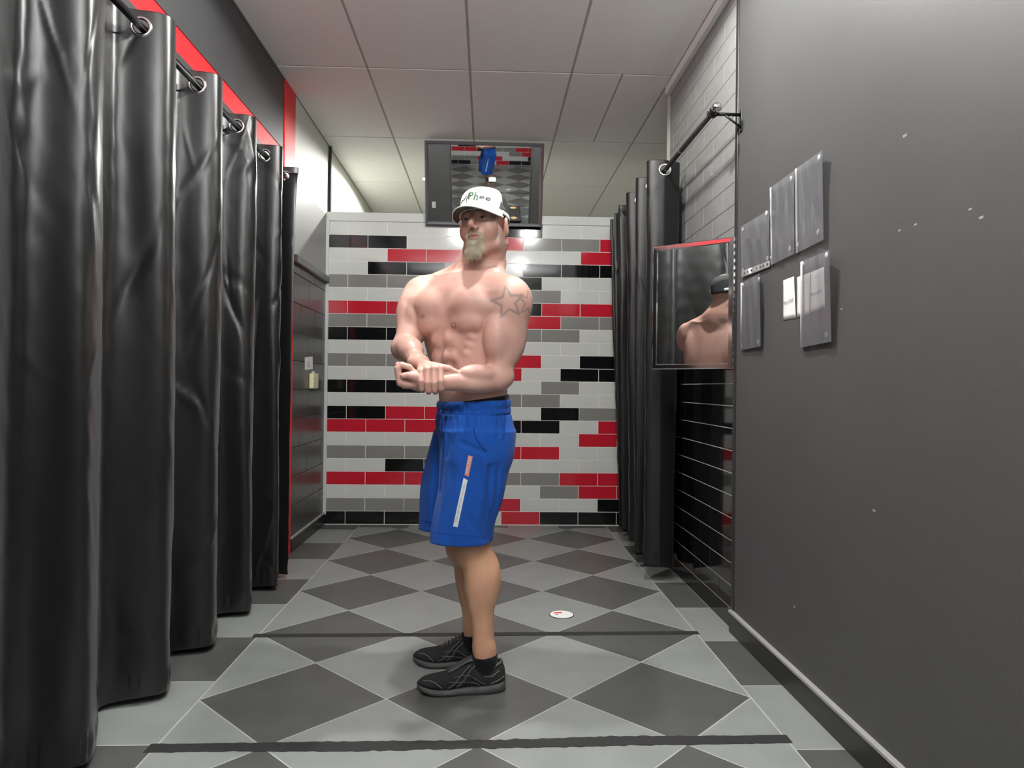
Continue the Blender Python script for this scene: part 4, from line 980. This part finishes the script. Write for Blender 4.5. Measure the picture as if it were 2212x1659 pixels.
    # tongue and laces
    v, f = [], []
    for i in range(9):
        s = .30+.36*i/8
        for l in (-.022, -.012, 0, .012, .022): v.append(W(s, l*(1-.1*i/8), topz(s)+rock(s)*.6+.003-abs(l)*.25+(.014 if i == 0 else .004 if i == 1 else 0)))
    for i in range(8):
        for j in range(4): k = i*5+j; f.append((k, k+5, k+6, k+1))
    tg = pydata('tongue', v, f, M['shoe_syn'], up, True); sd2 = tg.modifiers.new('t', 'SOLIDIFY'); sd2.thickness = .006; sd2.offset = 1
    for i in range(6):
        s = .37+.045*i; z = topz(s)+rock(s)*.6
        tube('lace', [W(s+.010*q, .021*q, z+.0050-.0085*abs(q)**2) for q in np.linspace(-1, 1, 9)], .0024, M['outsole'], up, 6)
    for q, (l0, dz) in enumerate(((.012, .0), (.016, .004), (-.012, 0), (-.016, .004))):      # bow loops and ends
        sg = 1 if l0 > 0 else -1; s0 = .37
        if q % 2 == 0: pts = [W(s0, .004*sg, topz(s0)+.012), W(s0-.01, .024*sg, topz(s0)+.006), W(s0+.02, .040*sg, .066), W(s0+.05, .045*sg, .048), W(s0+.07, .042*sg, .058), W(s0+.04, .026*sg, .088), W(s0, .004*sg, topz(s0)+.012)]
        else: pts = [W(s0, .004*sg, topz(s0)+.012), W(s0+.05, .028*sg, .090), W(s0+.08, .042*sg, .058), W(s0+.09, .046*sg, .040)]
        tube('lace_loop', pts, .0024, M['outsole'], up, 6)
    # padded collar
    col_ = [on(s, t_, .002) for s, t_ in ((.30, .80), (.24, .80), (.17, .80), (.10, .84), (.05, .90))]+[on(s, -t_, .002) for s, t_ in ((.05, .90), (.10, .84), (.17, .80), (.24, .80), (.30, .80))]
    tube('collar', col_, .0065, M['shoe_syn'], up, 8)
    # sock
    v, f = [], []; n = 24; a0_ = np.array(ank)
    for z, r in ((.050, .024), (.075, .032), (.095, .0390), (.112, .0400), (.124, .0400), (.127, .036)):
        c = a0_+np.array([-.005, 0, 0])
        for k in range(n): a = 2*PI*k/n; v.append((c[0]+r*1.17*math.cos(a)+.004, c[1]+r*1.03*math.sin(a), z+.004*math.cos(a)))
    for i in range(5):
        for k in range(n): f.append((i*n+k, i*n+(k+1) % n, (i+1)*n+(k+1) % n, (i+1)*n+k))
    pydata('sock', v, f, M['navy'], man, True)
shoe((.074, 2.508, 0), (-.238, 2.477, 0), '', 1, (AN_[0]+.004, AN_[1], 0))
shoe((.027, 2.715, 0), (-.278, 2.735, 0), '', -1, (AF_[0]+.002, AF_[1], 0))

# cap
M['cap_white'] = fabric('cap_white', lin(236, 236, 230), .8, 500, .15); M['cap_mesh'] = mat('cap_mesh', lin(52, 58, 58), .7, bump=.9, bscale=700); M['cap_under'] = fabric('cap_brim_under', lin(76, 84, 80), .8)
M['cap_ink'] = mat('cap_print', lin(40, 54, 44), .6); M['cap_green'] = mat('cap_print_green', lin(52, 140, 74), .6); M['cap_grey'] = fabric('cap_grey', lin(96, 102, 100))
CR = np.array([0, -.008, .018])
def capP(az, t_, grow=0.):
    """az 0 = front, + towards his left; t_ 0 rim .. 1 top"""
    h = .102*(1+.04*math.cos(az)); q = (1-min(1, t_)**4.4)**(1/3.0); tilt = .010*math.cos(az)-.004
    l = (.0845+grow)*math.sin(az)*q; f_ = (.110+grow)*math.cos(az)*q-.010*t_*math.cos(az); u_ = t_*h+tilt*(1-t_)+grow*t_
    return Vector(hd(CR[0]+l, CR[1]+f_, CR[2]+u_))
def cap_patch(name, az0, az1, t0, t1, m, parent, grow=0., n=(48, 18), thick=.0025):
    v, f = [], []; a_, b_ = n
    for i in range(b_+1):
        for j in range(a_+1):
            az = az0(t0+(t1-t0)*i/b_)*(1-j/a_)+az1(t0+(t1-t0)*i/b_)*j/a_ if callable(az0) else az0+(az1-az0)*j/a_
            v.append(capP(az, t0+(t1-t0)*i/b_, grow))
    for i in range(b_):
        for j in range(a_): k = i*(a_+1)+j; f.append((k, k+1, k+a_+2, k+a_+1))
    o = pydata(name, v, f, m, parent, True); md_ = o.modifiers.new('t', 'SOLIDIFY'); md_.thickness = thick; md_.offset = -1
    return o
cap = cap_patch('cap', -1.30, 1.30, 0, 1, M['cap_white'], man, .001, (60, 22))
cap_patch('cap_mesh_back', 1.28, 2*PI-1.28, 0, 1, M['cap_mesh'], cap, 0., (70, 22))
cap_patch('side_stripe', lambda t: 1.28+.0*t, lambda t: 2.5, 0.02, .16, M['cap_white'], cap, .0016, (24, 3))
cap_patch('side_stripe', lambda t: -1.28, lambda t: -2.5, 0.02, .16, M['cap_white'], cap, .0016, (24, 3))
cap_patch('side_panel', lambda t: 1.20-.35*max(0, .38-t), lambda t: 1.30+1.6*max(0, .34-t), .16, .42, M['cap_grey'], cap, .0022, (10, 6))
cap_patch('headband', -1.30, 1.30, -.02, .10, M['cap_white'], cap, .0024, (50, 4))
# brim
v, f = [], []; na, ns = 40, 12
for i in range(ns+1):
    s = i/ns
    for j in range(na+1):
        az = -1.22+2.44*j/na; b0 = capP(az, .01, .002); c_ = math.cos(az*1.28)
        out = .070*max(0, c_)**.6*s; l_ = math.sin(az)
        v.append(b0+Vector(Fh)*out+Vector(Lh)*(.010*l_*s)+Vector(Uh)*(-.006*s-.012*s*l_*l_-.020*out*6*l_*l_-.10*out*s))
for i in range(ns):
    for j in range(na): k = i*(na+1)+j; f.append((k, k+na+1, k+na+2, k+1))
bme = bpy.data.meshes.new('brim'); bme.from_pydata([tuple(p) for p in v], [], f); bme.shade_smooth(); bme.materials.append(M['cap_white']); bme.materials.append(M['cap_under'])
br = obj('brim', bme, None, cap); md_ = br.modifiers.new('t', 'SOLIDIFY'); md_.thickness = .0035; md_.offset = 0; md_.material_offset = 1; md_.material_offset_rim = 0
bpy.context.view_layer.update()
bvC = bvh_of(cap)
def stroke(pts, w, m, lift):
    surf_line('lettering', pts, w, m, cap, bvC, lift, 6, 5)
stroke([(996, 439.5), (999.5, 433), (1003.5, 431.5), (1009.5, 421)], .0011, M['cap_ink'], .0008)
stroke([(1008, 437), (1007.6, 432), (1011, 424), (1015, 414.5)], .0013, M['cap_ink'], .0008)
M['cap_dgreen'] = mat('cap_print_dark_green', lin(34, 96, 56), .6)
for (ch, q4, m_) in (('P', [(1015.5, 415), (1025, 415.5), (1021, 430), (1010.5, 431)], 'cap_dgreen'), ('h', [(1027.5, 414.5), (1034.5, 417), (1031, 433.5), (1022.5, 432)], 'cap_dgreen'), ('e', [(1036.5, 423), (1047, 424.5), (1045, 430.8), (1034, 429.6)], 'cap_ink'), ('e', [(1049.5, 426), (1060.5, 428), (1058.5, 434.4), (1047.5, 432.6)], 'cap_ink')):
    text_decal('lettering', ch, q4, M[m_], cap, bvC, .0018, 0, off=.014)
# goatee of short curling hairs
M['beard'] = mat('beard_hair', lin(196, 184, 158), .6, vary=.25, vscale=60)
bvB = bvh_of(body)
g = random.Random(4); v, f = [], []
def strand(root, nrm, length, lean):
    p = Vector(root); d = (Vector(nrm)*.75+Vector(Fh)*.15-Vector(Uh)*.55+Vector(Lh)*lean).normalized(); n = 5; base = len(v)
    wob = g.uniform(0, 6); fr = g.uniform(1.2, 2.4)
    for i in range(n+1):
        r = .00075*(1-.75*i/n); a = d.orthogonal().normalized(); b = d.cross(a)
        for k in range(3): q = 2*PI*k/3; v.append(p+(a*math.cos(q)+b*math.sin(q))*r)
        if i:
            for k in range(3): o0 = base+(i-1)*3; f.append((o0+k, o0+(k+1) % 3, o0+3+(k+1) % 3, o0+3+k))
        d = (d*.72-Vector(Uh)*.34+Vector(Lh)*(.22*math.sin(wob+fr*i)-.9*lean*.1)+Vector(Fh)*.16*math.cos(wob*1.7+fr*i)).normalized(); p = p+d*(length/n)
cnt = 0
while cnt < 2100:
    l_, u_ = g.uniform(-.036, .036), g.uniform(-.134, -.052)
    low = u_ < -.082
    if low and abs(l_) > .033-.25*max(0, -u_-.105): continue
    if (l_/.025)**2+((u_+.0715)/.0125)**2 < 1: continue
    if not low and (l_/.037)**2+((u_+.072)/.0215)**2 > 1: continue
    if not low and abs(l_) < .004 and u_ > -.056: continue
    if low and abs(l_) > .012 and u_ > -.088 and g.random() < .3: continue
    o0, d0 = Vector(hd(l_, .16, u_+.01)), Vector(-Fh*.98-Uh*.12).normalized()
    h, n_, i_, r_ = bvB.ray_cast(o0, d0, .14)
    if h is None: continue
    if n_.dot(d0) > 0: n_ = -n_
    strand(h-n_*.001, n_, (g.uniform(.016, .034) if low else g.uniform(.005, .009)), -l_*4+g.uniform(-.15, .15)); cnt += 1
hair_ = pydata('goatee', v, f, M['beard'], man, True)
